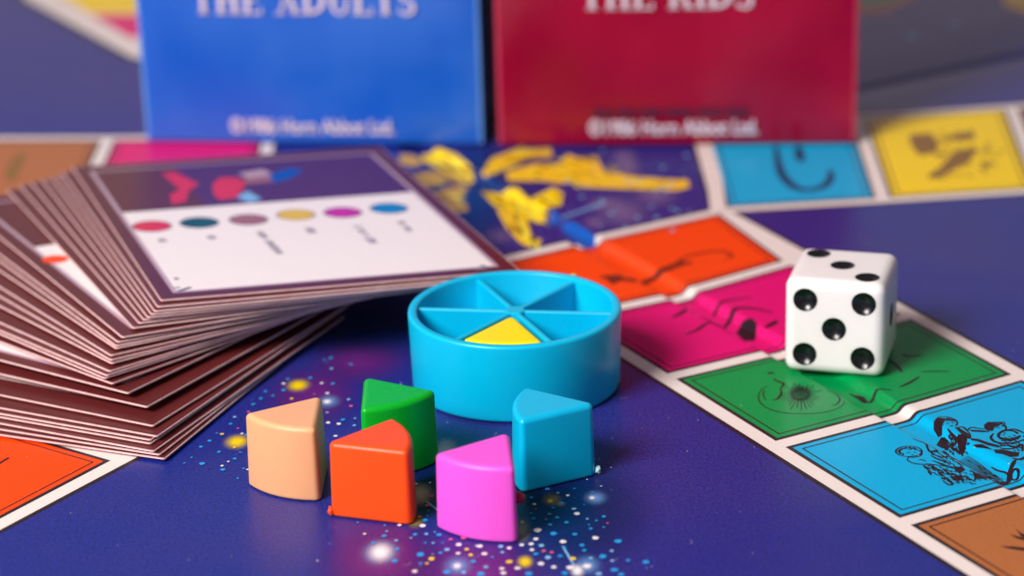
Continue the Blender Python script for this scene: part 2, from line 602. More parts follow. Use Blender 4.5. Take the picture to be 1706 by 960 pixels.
# three children holding hands, printed in dark lines
ink += pen(zc, loop_pts(265, 560, 132, 52), W1, False)
ink += pen(zc, loop_pts(300, 580, 95, 40, -80, 120), W1, False)
for i in range(9):
    a = math.radians(120 + i * 22)
    ink += pen(zc, [(265 + 120 * math.cos(a), 560 + 46 * math.sin(a)), (265 + 92 * math.cos(a + .2), 560 + 30 * math.sin(a + .2)), (265 + 110 * math.cos(a + .35), 560 + 40 * math.sin(a + .35))], 0.34)
for p in ([(245, 575), (262, 570), (280, 576)], [(310, 572), (325, 568), (338, 574)], [(268, 548), (280, 540), (300, 536)], [(285, 592), (300, 596), (315, 592)]):
    ink += pen(zc, p, 0.2)
ink += pen(zc, [(262, 620), (250, 645), (300, 675), (390, 690), (470, 688), (560, 700), (650, 712), (720, 740)], 0.36)
ink += pen(zc, [(300, 430), (360, 455), (430, 480), (450, 520), (470, 560), (540, 600), (600, 640)], 0.34)
ink += pen(zc, [(420, 480), (480, 500), (530, 530), (560, 575), (640, 620)], 0.3)
ink += pen(zc, [(360, 640), (400, 645), (440, 660)], 0.3)
ink += pen(zc, [(480, 600), (520, 620), (560, 640), (640, 668), (720, 690)], 0.45)
ink += pen(zc, [(500, 650), (600, 690), (700, 720), (800, 715)], 0.5)
for i in range(16):
    x = 420 + i * 30 + random.uniform(-14, 14); y = 705 + i * 9 + random.uniform(-24, 24)
    ink += pen(zc, [(x, y), (x + 30, y + 22 + random.uniform(-10, 14)), (x + 64, y + 30 + random.uniform(-12, 18))], random.uniform(0.25, 0.7))
ink += patch(zc, [(450, 750), (495, 780), (490, 806), (455, 775)])
ink += patch(zc, [(700, 810), (770, 800), (820, 835), (760, 860), (700, 850)])
ink += pen(zc, [(590, 835), (640, 830), (700, 885), (660, 892), (600, 850)], 0.5)
ink += pen(zc, [(640, 845), (690, 880)], 0.3)
ink += patch(zc, [(720, 730), (790, 705), (830, 740), (790, 775), (730, 765)])
ink += patch(zc, [(900, 760), (960, 780), (1060, 830), (1000, 838), (920, 835)])
# standing girl
ink += patch(zc, [(512, 262), (545, 225), (600, 230), (620, 262), (598, 300), (600, 350), (560, 362), (530, 320), (512, 300)])
ink += pen(zc, loop_pts(670, 275, 78, 48, 150, 400), 0.3, False)
ink += pen(zc, [(545, 225), (600, 212), (680, 222), (735, 250), (748, 275)], 0.3)
for i in range(6):
    ink += pen(zc, [(560 + i * 26, 222 + i * 3), (590 + i * 25, 236 + i * 3), (600 + i * 25, 258)], 0.34)
for p in ([(640, 285), (655, 276), (672, 282)], [(690, 275), (705, 268), (720, 276)], [(670, 300), (690, 308), (708, 300)]):
    ink += pen(zc, p, 0.26)
ink += patch(zc, [(590, 360), (640, 380), (665, 440), (720, 400), (700, 440), (650, 470), (600, 470), (540, 440)])
ink += patch(zc, [(745, 400), (800, 385), (850, 440), (820, 520), (790, 530), (760, 470)])
ink += patch(zc, [(720, 320), (760, 320), (840, 370), (890, 400), (885, 440), (840, 430), (770, 370)])
ink += pen(zc, [(650, 330), (690, 370), (740, 420), (700, 450), (740, 500)], 0.5)
ink += pen(zc, [(740, 325), (800, 315), (840, 345), (880, 390)], 0.4)
for i in range(10):
    x = 600 + random.uniform(0, 180); y = 430 + random.uniform(0, 100)
    ink += pen(zc, [(x, y), (x + 24, y + 14), (x + 30, y + 34)], random.uniform(0.3, 0.7))
ink += patch(zc, [(540, 540), (620, 510), (700, 560), (780, 600), (850, 660), (960, 720), (1060, 790), (1010, 790), (900, 730), (760, 650), (640, 580)])
for i in range(7):
    ink += pen(zc, [(780 + i * 12, 590 - i * 8), (880 + i * 14, 670 - i * 9), (1000 + i * 10, 740 - i * 8), (1120 + i * 8, 800 - i * 6)], 0.22)
ink += pen(zc, [(1090, 655), (1150, 690), (1230, 715), (1260, 740)], 0.5)
ink += patch(zc, [(1250, 720), (1310, 650), (1345, 640), (1330, 690), (1290, 740), (1290, 800), (1240, 840), (1160, 838), (1190, 800), (1240, 800)])
ink += patch(zc, [(1080, 800), (1150, 790), (1200, 815), (1130, 850)])
ink += pen(zc, loop_pts(1325, 755, 38, 32), 0.45, False)
# girl at the right, arms stretched out
ink += patch(zc, [(1015, 290), (1060, 268), (1130, 275), (1180, 300), (1110, 320), (1105, 355), (1050, 355), (1018, 325)])
ink += pen(zc, loop_pts(1170, 325, 66, 46, 160, 400), 0.34, False)
for i in range(5):
    ink += pen(zc, [(1040 + i * 34, 275 - i * 2), (1075 + i * 34, 268), (1110 + i * 30, 285)], 0.34)
for p in ([(1135, 322), (1150, 316), (1165, 322)], [(1190, 312), (1204, 306), (1216, 314)], [(1185, 345), (1200, 350), (1214, 344)]):
    ink += pen(zc, p, 0.26)
ink += pen(zc, [(850, 345), (890, 320), (960, 330), (1030, 335)], 0.4)
ink += patch(zc, [(850, 340), (940, 346), (1030, 350), (1080, 366), (1000, 368), (900, 362)])
ink += patch(zc, [(880, 430), (960, 436), (1060, 470), (1170, 500), (1160, 522), (1050, 500), (950, 462), (890, 452)])
ink += patch(zc, [(900, 486), (1000, 492), (1060, 520), (1110, 550), (1020, 530), (940, 510)])
ink += pen(zc, loop_pts(1260, 400, 100, 50, 20, 340), 0.5, False)
ink += pen(zc, [(1110, 380), (1085, 420), (1120, 460), (1210, 480), (1330, 470), (1416, 440)], 0.6)
ink += pen(zc, [(1180, 420), (1250, 440), (1330, 430), (1380, 400)], 0.8)
ink += pen(zc, [(1240, 345), (1330, 340), (1420, 380)], 0.5)
ink += patch(zc, [(1110, 545), (1200, 540), (1290, 560), (1370, 570), (1360, 610), (1280, 620), (1200, 590), (1130, 580)])
ink += pen(zc, [(1160, 510), (1250, 500), (1330, 520), (1395, 490), (1400, 560)], 0.6)
ink += pen(zc, [(1170, 525), (1240, 535), (1330, 530)], 0.5)
ink += pen(zc, [(1300, 630), (1380, 640), (1430, 610)], 0.7)
ink += scribble(zc, [(420, 680), (640, 700), (860, 740), (1040, 830), (900, 850), (700, 880), (560, 830), (470, 780)], 75, .12, .34, 40, 16)
ink += scribble(zc, [(440, 520), (640, 600), (800, 690), (700, 720), (560, 690), (500, 600)], 34, .12, .3, 46, 26)
ink += scribble(zc, [(590, 360), (780, 380), (860, 440), (820, 530), (700, 540), (560, 460)], 44, .14, .36, 26, 20)
ink += scribble(zc, [(800, 560), (900, 600), (1060, 700), (1240, 790), (1120, 800), (960, 720)], 30, .10, .2, 90, 46)
ink += scribble(zc, [(1100, 400), (1260, 350), (1420, 380), (1420, 580), (1300, 600), (1130, 560)], 50, .14, .34, 40, 14)
ink += scribble(zc, [(1020, 280), (1150, 270), (1220, 300), (1110, 350), (1030, 345)], 18, .14, .3, 22, -6)
sheet('printed_drawing', ink, 6, MAT['ink'], SPACES[3], strip=False, spread=1.2)

# green space: a big-wheeled contraption with tendrils
zg = zoomed(1200, 570, 6.0)
ink = []
ink += pen(zg, [(480, 440), (420, 475), (382, 540), (400, 610), (480, 670), (620, 710), (800, 722), (980, 715), (1120, 690), (1220, 640), (1240, 590)], 0.26)
ink += pen(zg, [(600, 470), (610, 520), (570, 575), (520, 585)], 0.4)
ink += pen(zg, [(530, 370), (580, 400), (635, 425), (600, 470)], 0.5)
ink += pen(zg, [(440, 480), (430, 540), (460, 590)], 0.22)
ink += pen(zg, [(470, 320), (540, 310)], 0.7)
ink += pen(zg, [(1060, 480), (1160, 530), (1195, 580), (1160, 630), (1110, 635)], 0.3)
for i in range(26):
    a = math.radians(i * 360 / 26 + 4)
    r0_, r1_ = 0.4, random.uniform(0.8, 1.25)
    ink += pen(zg, [(800 + 170 * r0_ * math.cos(a), 540 + 95 * r0_ * math.sin(a)), (800 + 190 * r1_ * math.cos(a), 545 + 120 * r1_ * math.sin(a))], 0.16, False)
for i in range(14):
    a = math.radians(i * 360 / 14)
    ink += pen(zg, [(800 + 60 * math.cos(a), 530 + 34 * math.sin(a)), (800 + 110 * math.cos(a), 525 + 75 * math.sin(a))], 0.5)
sheet('printed_drawing', ink, 6, MAT['ink'], SPACES[2], strip=False, spread=1.2)
MAT['green_dark'] = blend_mat('dark_green_print', srgb(0, 62, 34), 0.7, 0.95)
soft_spot('dark_wheel_hub', zg(800, 510), 1.9, 3.4, 7, MAT['green_dark'], SPACES[2])
MAT['green_pale'] = blend_mat('pale_green_print', srgb(90, 180, 120), 0.8, 0.4)
soft_spot('pale_wheel_disc', zg(880, 610), 6.2, 7.0, 5.5, MAT['green_pale'], SPACES[2])
ink = []
ze = zoomed(1380, 560, 3.429)
ink += pen(ze, [(405, 295), (460, 272), (520, 235)], 0.55)
ink += pen(ze, [(530, 206), (600, 204), (695, 206)], 0.4)
ink += pen(ze, [(420, 105), (470, 118), (540, 110)], 0.6)
ink += pen(ze, [(205, 330), (240, 350), (280, 310), (360, 312)], 0.5)
ink += pen(ze, [(120, 300), (170, 325), (210, 350), (190, 320), (140, 310)], 0.8)
ink += pen(ze, [(330, 130), (390, 170), (420, 210)], 0.7)
sheet('printed_drawing', ink, 7.5, MAT['ink'], SPACES[2], strip=False, spread=1.2)

# pink space: a peaked roof
zp = zoomed(980, 400, 4.0)
ink = []
ink += pen(zp, [(905, 560), (940, 510), (990, 460), (1100, 460), (1230, 485)], 1.0)
ink += pen(zp, [(830, 480), (870, 430), (960, 400), (1090, 385)], 0.7)
ink += patch(zp, [(985, 590), (1020, 530), (1090, 525), (1125, 560), (1110, 640), (1040, 640)])
ink += pen(zp, [(640, 635), (720, 605), (790, 560), (870, 550)], 0.7)
ink += pen(zp, [(1180, 590), (1230, 560), (1260, 540)], 1.2)
ink += pen(zp, [(560, 520), (620, 490), (660, 460)], 0.9)
ink += pen(zp, [(690, 480), (760, 490), (840, 530), (900, 545)], 0.7)
sheet('printed_drawing', ink, 6, MAT['ink'], SPACES[1], strip=False, spread=1.2)

# orange space: a long curled shape
ink = []
ink += pen(zp, [(80, 250), (200, 260), (330, 270), (420, 230), (560, 180), (700, 150)], 1.8)
ink += pen(zp, [(560, 180), (640, 120), (780, 85), (900, 78), (960, 110), (900, 130)], 0.8)
ink += patch(zp, [(440, 210), (520, 175), (620, 140), (690, 150), (560, 200), (470, 235)])
ink += patch(zp, [(90, 240), (200, 230), (260, 260), (160, 300)])
MAT['ink_soft'] = print_mat('faded_line_art_ink', srgb(118, 40, 20), 0.3)
sheet('printed_drawing', ink, 6, MAT['ink_soft'], SPACES[0], strip=False, spread=1.2)

# yellow and sky-blue spaces of the ring
zy = zoomed(1440, 160, 5.053)
ink = []
ink += patch(zy, [(370, 330), (560, 310), (630, 400), (600, 480), (460, 500), (400, 430)])
ink += patch(zy, [(720, 330), (920, 290), (930, 360), (820, 380), (720, 370)])
ink += patch(zy, [(760, 460), (880, 440), (960, 450), (880, 560), (720, 640), (560, 700), (530, 670), (640, 600)])
MAT['ink_tan'] = print_mat('tan_line_art_ink', srgb(140, 98, 40), 0.3)
ink += scribble(zy, [(370, 310), (930, 280), (1150, 480), (1100, 640), (560, 700), (640, 560), (420, 500)], 60, .5, 1.3, 60, 20)
sheet('printed_drawing', ink, 6, MAT['ink_tan'], yel2, strip=False, spread=1.2)
zr = zoomed(1180, 0, 2.667)
ink = []
ink += pen(zr, [(300, 650), (310, 720), (330, 780), (380, 830), (440, 845), (510, 830), (545, 790), (540, 755)], 2.2)
ink += pen(zr, [(400, 650), (405, 690), (415, 720)], 2.0)
MAT['ink_blue'] = print_mat('navy_line_art_ink', srgb(10, 60, 100), 0.3)
sheet('printed_drawing', ink, 6, MAT['ink_blue'], cyan2, strip=False, spread=1.2)
zo = zoomed(0, 220, 3.428)
sheet('printed_drawing', pen(zo, [(130, 120), (80, 200), (60, 280)], 3.0), 6, MAT['ink_tan'], brown2, strip=False)
zn = zoomed(1480, 800, 6.0)
ink = patch(zn, [(1210, 550), (1290, 570), (1400, 600), (1500, 600), (1500, 640), (1380, 620), (1280, 590)])
ink += patch(zn, [(1110, 670), (1250, 672), (1400, 690), (1500, 700), (1500, 740), (1350, 715), (1220, 695)])
ink += patch(zn, [(1270, 490), (1330, 540), (1420, 570), (1420, 600), (1330, 575)])
sheet('printed_drawing', ink, 6, MAT['ink'], SPACES[4], strip=False, spread=1.2)

# --- airbrushed sky in the middle of the board
sky = empty('star_field'); sky.parent = board
MAT['purple_cloud'] = blend_mat('purple_cloud_print', srgb(112, 36, 128), 0.9, 0.85)
MAT['navy_cloud'] = blend_mat('navy_cloud_print', srgb(0, 36, 96), 0.8, 0.9)
MAT['tealblack'] = blend_mat('teal_black_cloud_print', srgb(6, 36, 50), 0.9, 0.85)
MAT['glow_white'] = blend_mat('white_airbrush_print', srgb(246, 238, 240), 1.3, 1.25)
MAT['glow_blue'] = blend_mat('pale_blue_airbrush_print', srgb(110, 160, 225), 1.2, 0.85)
MAT['glow_yellow'] = blend_mat('yellow_airbrush_print', srgb(246, 206, 0), 1.2, 1.25)
MAT['glow_ochre'] = blend_mat('ochre_airbrush_print', srgb(160, 140, 40), 1.0, 0.8)
MAT['glow_beige'] = blend_mat('beige_airbrush_print', srgb(190, 150, 140), 0.6, 1.2)
cl = 0.6
for c, rx, ry, m_ in (((640, 935), 11, 16, 'purple_cloud'), ((790, 960), 13, 13, 'purple_cloud'), ((600, 600), 9, 12, 'purple_cloud'), ((520, 660), 9, 15, 'purple_cloud'),
                      ((760, 780), 13, 20, 'navy_cloud'), ((960, 850), 13, 22, 'navy_cloud'), ((640, 540), 14, 18, 'navy_cloud'), ((720, 830), 6, 8, 'tealblack'), ((870, 830), 4, 9, 'tealblack')):
    cl += 0.1
    soft_spot('printed_cloud', xy(*c), rx, ry, cl, MAT[m_], sky)
z4, z5, z6 = zoomed(280, 560, 3.692), zoomed(560, 800, 5.687), zoomed(840, 780, 5.333)
cl = 2.0
for c, rx, ry, m_ in ((z4(800, 305), 2.5, 3.4, 'glow_yellow'), (z4(425, 652), 2.6, 3.6, 'glow_yellow'), (z4(985, 405), 2.6, 3.6, 'glow_blue'), (z4(978, 405), 1.1, 1.5, 'glow_white'),
                      (z5(420, 690), 3.6, 5.4, 'glow_blue'), (z5(420, 690), 2.6, 4.4, 'glow_white'), (z5(1150, 820), 2.8, 4.2, 'glow_blue'), (z5(1145, 820), 1.0, 1.6, 'glow_white'),
                      (z5(750, 400), 1.6, 3.0, 'glow_ochre'), (z5(790, 140), 2.2, 4.4, 'glow_beige'), (z6(420, 285), 1.9, 2.8, 'glow_ochre'), (z6(408, 298), .7, 1.1, 'glow_yellow'),
                      (z6(810, 270), 2.3, 3.2, 'glow_blue'), (z6(780, 270), .7, 1.0, 'glow_white'), (z6(500, 325), 1.0, 1.2, 'glow_ochre'), (z6(160, 560), 1.6, 5.0, 'glow_ochre'),
                      (z6(185, 840), 1.5, 2.6, 'glow_yellow'), (z6(740, 880), 1.0, 1.8, 'glow_white'), (z6(740, 870), 2.6, 4.0, 'glow_blue'), (z6(650, 920), 1.4, 2.8, 'glow_white'),
                      (xy(742, 752), 2.2, 5.0, 'glow_beige')):
    cl += 0.22
    soft_spot('airbrushed_star', c, rx, ry, cl, MAT[m_], sky)
sheet('pale_ray', stroke([z5(850, 200), z5(1000, 320)], 0.35) + stroke([z6(520, 700), z6(650, 920)], 0.3), 3, MAT['glow_beige'] if False else MAT['star_pale'], sky, strip=True)
stars = {k: [] for k in ('star_white', 'star_blue', 'star_pale', 'star_yellow', 'star_pink')}
KEY = dict(w='star_white', b='star_blue', p='star_pale', y='star_yellow', r='star_pink')


def star(c, k, r):
    stars[KEY[k]].append(blob_poly(c, r * (0.82 if r > .25 else 1), 9 if r > 0.3 else 6, 0.9, 0.14))


for x, y, k, r in ((710, 297, 'w', .42), (945, 295, 'w', .4), (1013, 297, 'b', .45), (710, 338, 'b', .5), (645, 372, 'b', .4), (570, 388, 'b', .4), (760, 390, 'y', .4), (525, 425, 'b', .5),
                   (495, 470, 'r', .35), (410, 503, 'p', .4), (385, 545, 'b', .42), (430, 572, 'r', .28), (332, 608, 'y', .42), (255, 648, 'b', .42), (203, 686, 'b', .42), (408, 690, 'y', .38),
                   (313, 717, 'b', .42), (410, 760, 'b', .46), (370, 778, 'w', .28), (332, 803, 'w', .34), (337, 827, 'b', .5), (210, 790, 'b', .6), (490, 827, 'w', .32), (465, 820, 'b', .3),
                   (100, 788, 'b', .3), (145, 752, 'b', .26), (428, 880, 'b', .28), (980, 355, 'w', .46), (1110, 395, 'p', .42), (1125, 435, 'r', .42), (1075, 520, 'b', .5), (1050, 545, 'w', .5),
                   (985, 537, 'w', .5), (1145, 555, 'p', .42), (1030, 620, 'w', .4), (1000, 140, 'b', .5), (960, 150, 'b', .35), (1125, 180, 'b', .4), (875, 260, 'b', .45), (1005, 205, 'p', .4),
                   (600, 345, 'b', .4), (735, 268, 'b', .4), (455, 605, 'w', .34), (480, 612, 'b', .4), (300, 602, 'b', .3), (500, 770, 'b', .3), (445, 720, 'b', .3), (980, 475, 'p', .35), (1150, 510, 'p', .3)):
    star(z4(x, y), k, r)
for x, y, k, r in ((270, 520, 'w', .33), (480, 495, 'p', .26), (455, 540, 'b', .5), (570, 583, 'p', .36), (355, 605, 'b', .45), (420, 797, 'r', .3), (555, 775, 'b', .6), (580, 660, 'b', .4),
                   (745, 875, 'w', .55), (800, 715, 'b', .75), (905, 755, 'y', .62), (860, 800, 'y', .34), (800, 800, 'b', .4), (750, 525, 'b', .45), (855, 523, 'p', .42), (975, 530, 'b', .55),
                   (845, 605, 'b', .3), (920, 605, 'p', .34), (1010, 605, 'b', .26), (820, 440, 'w', .62), (790, 355, 'y', .4), (845, 388, 'b', .55), (600, 437, 'w', .4), (1110, 500, 'w', .62),
                   (1210, 555, 'r', .6), (1085, 572, 'r', .4), (1160, 622, 'w', .6), (1050, 668, 'p', .55), (1155, 705, 'w', .48), (1238, 668, 'y', .46), (1275, 720, 'y', .46), (1360, 635, 'w', .62),
                   (1405, 708, 'w', .55), (1560, 640, 'p', .55), (1640, 655, 'w', .46), (1575, 693, 'p', .4), (1450, 572, 'w', .4), (1640, 785, 'y', .6), (1570, 848, 'w', .5), (1585, 890, 'w', .55),
                   (1420, 835, 'p', .5), (1300, 780, 'b', .5), (1050, 880, 'b', .7), (1210, 885, 'p', .5), (1370, 900, 'b', .8), (755, 42, 'w', .34), (890, 32, 'w', .3), (905, 160, 'r', .5),
                   (870, 250, 'r', .5), (760, 237, 'p', .3), (875, 297, 'b', .3), (975, 338, 'w', .4), (710, 560, 'p', .22), (990, 700, 'b', .4), (1480, 740, 'b', .3), (205, 410, 'b', .2), (460, 437, 'b', .26)):
    star(z5(x, y), k, r)
for x, y, k, r in ((400, 157, 'w', .24), (385, 192, 'b', .5), (210, 198, 'b', .34), (475, 230, 'p', .34), (565, 250, 'w', .4), (245, 272, 'b', .38), (268, 330, 'w', .38), (280, 372, 'r', .2),
                   (510, 320, 'b', .5), (435, 362, 'b', .4), (620, 370, 'p', .46), (645, 413, 'w', .58), (240, 410, 'b', .34), (402, 418, 'p', .34), (262, 455, 'b', .5), (470, 447, 'b', .42),
                   (372, 465, 'p', .22), (160, 488, 'y', .4), (410, 513, 'b', .46), (555, 490, 'b', .44), (738, 460, 'p', .28), (885, 440, 'b', .38), (820, 477, 'b', .28), (920, 498, 'r', .26),
                   (885, 535, 'b', .26), (770, 545, 'b', .36), (295, 562, 'w', .75), (438, 592, 'b', .66), (628, 598, 'b', .5), (810, 630, 'w', .62), (1010, 660, 'b', .72), (280, 640, 'w', .5),
                   (240, 683, 'w', .5), (155, 692, 'w', .48), (330, 697, 'p', .55), (245, 735, 'w', .46), (350, 745, 'r', .44), (422, 760, 'r', .4), (522, 662, 'w', .62), (690, 695, 'b', .5),
                   (712, 740, 'b', .46), (955, 745, 'p', .4), (45, 720, 'r', .55), (280, 775, 'b', .5), (500, 790, 'b', .5), (390, 803, 'p', .62), (610, 815, 'y', .58), (875, 795, 'b', .74),
                   (960, 835, 'p', .4), (1100, 830, 'b', .4), (1258, 845, 'b', .66), (48, 842, 'y', .55), (325, 860, 'w', .6), (442, 888, 'w', .52), (118, 900, 'w', .54), (980, 915, 'b', .68),
                   (590, 895, 'w', .75), (770, 810, 'p', .4), (220, 950, 'b', .7), (540, 945, 'b', .6), (1040, 955, 'b', .6), (840, 950, 'p', .6), (625, 190, 'b', .18), (535, 715, 'b', .34), (735, 880, 'w', .8)):
    star(z6(x, y), k, r)
# fine spray between the painted specks, and the part of the sky in front of the frame
for i in range(70):
    a = random.gauss(0, 1); b_ = random.gauss(0, 1)
    c = xy(770 + a * 130, 800 + b_ * 80)
    star(c, random.choice('bbpwbpw'), random.uniform(.1, .22))
c0s = Vector(xy(820, 960))
for i in range(120):
    c = (c0s.x + random.gauss(0, 14), c0s.y - abs(random.gauss(0, 14)) - 4)
    star(c, random.choice('bbwwpyr'), random.uniform(.25, .6))
sheet('far_glint', [blob_poly(xy(x, y), 1.6, 8) for x, y in ((1520, 60), (1590, 40))], 3, MAT['star_pale'], sky)
for k, polys in stars.items():
    o = sheet(k + '_specks', polys, 7 + 0.23 * list(stars).index(k), MAT[k], sky, spread=4.0)
    o.name = {'star_white': 'white_specks', 'star_blue': 'blue_specks', 'star_pale': 'pale_blue_specks', 'star_yellow': 'yellow_specks', 'star_pink': 'pink_specks'}[k]
    o['kind'] = 'stuff'

MAT['worn'] = print_mat('bare_paper_wear', srgb(214, 206, 206), 0.1, 0.6)
wear = []
t_ = -30.0
L_all = (S_B - S_A).length
while t_ < L_all + 40:
    ln = random.uniform(0.4, 3.2)
    if random.random() < 0.55:
        pts_ = [S_A + S_DIR * (t_ + ln * j / 3) + S_NRM * random.uniform(-0.12, 0.12) for j in range(4)]
        wear += stroke([(p.x, p.y) for p in pts_], random.uniform(0.05, 0.16), True)
    t_ += ln + random.uniform(0.3, 3.0)
sheet('crease_wear', wear, 9.5, MAT['worn'], board, strip=True)['kind'] = 'stuff'
dust = []
for _ in range(170):
    c = (random.uniform(-85, 90), random.uniform(312, 470))
    if random.random() < .75:
        dust.append(blob_poly(c, random.uniform(.04, .11), 5))
    else:
        a_ = random.random() * 6.28; l_ = random.uniform(.3, .9)
        dust += stroke(smooth_line([c, (c[0] + l_ * math.cos(a_), c[1] + l_ * math.sin(a_)), (c[0] + l_ * 1.6 * math.cos(a_ + .5), c[1] + l_ * 1.6 * math.sin(a_ + .5))], 3), 0.035)
sheet('dust_flecks', dust, 12.2, MAT['worn'], board, spread=0.2)['kind'] = 'stuff'

REST = 0.16                      # mm, top of the printed layers


def world_pt(x, y, z):
    return Vector((x, y - Y0, z)) * MM


# ------------------------------------------------------------------ round playing token
def build_token():
    cx, cy, R, Hh = 0.3077, 378.607, 16.977, 12.81
    t = empty('round_token', world_pt(cx, cy, REST))
    tag(t, 'sky blue round plastic token with six compartments holding a yellow wedge', 'game token')
    mat = plastic('sky_blue_token_plastic', srgb(0, 186, 226), 0.35, 0.30)
    Rb, wall = 16.6, 1.45
    N = 128
    pr = [(Rb - 0.5, 0), (Rb - 0.12, 0.12), (Rb, 0.5), (R - 0.02, Hh - 0.55), (R - 0.08, Hh - 0.2), (R - 0.28, Hh - 0.03), (R - 0.5, Hh), (R - wall + 0.35, Hh), (R - wall + 0.1, Hh - 0.08),
          (R - wall, Hh - 0.3), (R - wall - 0.15, 1.6), (R - wall - 0.4, 1.3)]
    bm = bmesh.new()
    rows = []
    for r, z in pr:
        rows.append([bm.verts.new((r * math.cos(6.283185 * i / N) * MM, r * math.sin(6.283185 * i / N) * MM, z * MM)) for i in range(N)])
    for a, b in zip(rows, rows[1:]):
        for i in range(N):
            bm.faces.new((a[i], a[(i + 1) % N], b[(i + 1) % N], b[i]))
    bm.faces.new(rows[-1])
    bm.faces.new(rows[0][::-1])
    link('outer_wall', to_mesh(bm, 'outer_wall', True), t, mat)
    yaw = math.radians(-8.4)
    hz = Hh - 0.55
    for k in range(6):
        a = yaw + math.radians(60 * k)
        bm = bmesh.new()
        r0_, r1_ = 1.2, R - wall + 0.12
        wt, wb = 0.42, 0.6
        prf = [(-wb, 1.2), (-wt, hz - 0.2), (-wt + 0.16, hz), (wt - 0.16, hz), (wt, hz - 0.2), (wb, 1.2)]
        ea = [bm.verts.new((r0_ * MM, p[0] * MM, p[1] * MM)) for p in prf]
        eb = [bm.verts.new((r1_ * MM, p[0] * MM, p[1] * MM)) for p in prf]
        for i in range(5):
            bm.faces.new((ea[i], eb[i], eb[i + 1], ea[i + 1]))
        bm.faces.new(ea[::-1]); bm.faces.new(eb)
        bmesh.ops.rotate(bm, verts=bm.verts, cent=(0, 0, 0), matrix=Matrix.Rotation(a, 3, 'Z'))
        bmesh.ops.recalc_face_normals(bm, faces=bm.faces)
        link('divider', to_mesh(bm, 'divider'), t, mat)
    bm = bmesh.new()
    lo, hi, hb = [], [], []
    for i in range(6):
        a = yaw + math.radians(60 * i)
        lo.append(bm.verts.new((1.95 * math.cos(a) * MM, 1.95 * math.sin(a) * MM, 1.2 * MM)))
        hi.append(bm.verts.new((1.85 * math.cos(a) * MM, 1.85 * math.sin(a) * MM, (hz - 0.05) * MM)))
        hb.append(bm.verts.new((1.6 * math.cos(a) * MM, 1.6 * math.sin(a) * MM, (hz + 0.12) * MM)))
    for i in range(6):
        j = (i + 1) % 6
        bm.faces.new((lo[i], lo[j], hi[j], hi[i])); bm.faces.new((hi[i], hi[j], hb[j], hb[i]))
    bm.faces.new(hb)
    link('centre_post', to_mesh(bm, 'centre_post'), t, mat)
    bm = bmesh.new()
    bmesh.ops.create_icosphere(bm, subdivisions=2, radius=0.8 * MM)
    q = at(966, 459, 12.0)
    dirv = Vector((q.x - cx, q.y - cy)).normalized()
    for v in bm.verts:
        v.co += Vector((dirv.x * (R + 0.35), dirv.y * (R + 0.35), 12.0)) * MM
    link('moulding_nub', to_mesh(bm, 'moulding_nub', True), t, plastic('pale_nub_plastic', srgb(190, 210, 130), 0.3, 0.35))
    return t, cx, cy, yaw


token, TCX, TCY, TYAW = build_token()


# ------------------------------------------------------------------ wedge playing pieces
def wedge_ring(r, d, ra=1.15, rc=0.95, n=12, k=7):
    """outline of a 60-degree wedge (apex at the origin, arc round +x) moved inwards by d, every corner filleted"""
    h = math.radians(30)
    fa, fc = max(ra - d, 0.12), max(rc - d, 0.12)
    out = []
    # apex fillet
    cx = (d + fa) / math.sin(h)
    for i in range(k):
        a = math.radians(120 + 120 * i / (k - 1))
        out.append(Vector((cx + fa * math.cos(a), fa * math.sin(a))))
    # lower arc corner, arc, upper arc corner
    R2 = r - d - fc
    phi = math.asin((d + fc) / R2)
    for sgn in (-1, 1):
        ang = sgn * (h - phi)
        c = Vector((R2 * math.cos(ang), R2 * math.sin(ang)))
        a_side = sgn * (h + math.pi / 2)
        seq = [a_side + (ang - a_side) * i / (k - 1) for i in range(k)]
        pts = [c + Vector((fc * math.cos(t), fc * math.sin(t))) for t in seq]
        if sgn < 0:
            out += pts
            for i in range(1, n):
                t = -(h - phi) + 2 * (h - phi) * i / n
                out.append(Vector(((r - d) * math.cos(t), (r - d) * math.sin(t))))
        else:
            out += pts[::-1]
    return out


WR, WH = 13.3, 11.35


def wedge_mesh():
    rt = 0.8
    rows = [(0.16, 0.0), (0.02, 0.14), (0.0, 0.4), (0.12, WH * 0.5)]
    for i in range(0, 8):
        a = math.radians(90 * i / 7)
        rows.append((0.22 + rt * (1 - math.cos(a)), WH - rt + rt * math.sin(a)))
    bm = bmesh.new()
    vr = [[bm.verts.new((p.x * MM, p.y * MM, z * MM)) for p in wedge_ring(WR, d)] for d, z in rows]
    m = len(vr[0])
    for a, b in zip(vr, vr[1:]):
        for i in range(m):
            bm.faces.new((a[i], a[(i + 1) % m], b[(i + 1) % m], b[i]))
    bm.faces.new(vr[-1]); bm.faces.new(vr[0][::-1])
    bmesh.ops.recalc_face_normals(bm, faces=bm.faces)
    me = to_mesh(bm, 'wedge', True)
    for p in me.polygons:
        if len(p.vertices) > 4: p.use_smooth = False
    return me


WMESH = wedge_mesh()


def wedge(apex_px, yaw_deg, mat, label, z=REST, apex_xy=None, name='wedge_piece', tilt=None):
    """apex_px: the pixel of the apex at the foot or, with z_top, at the top"""
    o = empty(name, (0, 0, 0))
    body = link('body', WMESH.copy(), o, mat)
    p = apex_xy if apex_xy else apex_px
    o.location = world_pt(p[0], p[1], z)
    o.rotation_euler = (0, 0, math.radians(yaw_deg))
    tag(o, label, 'game piece', 'wedge pieces')
    return o


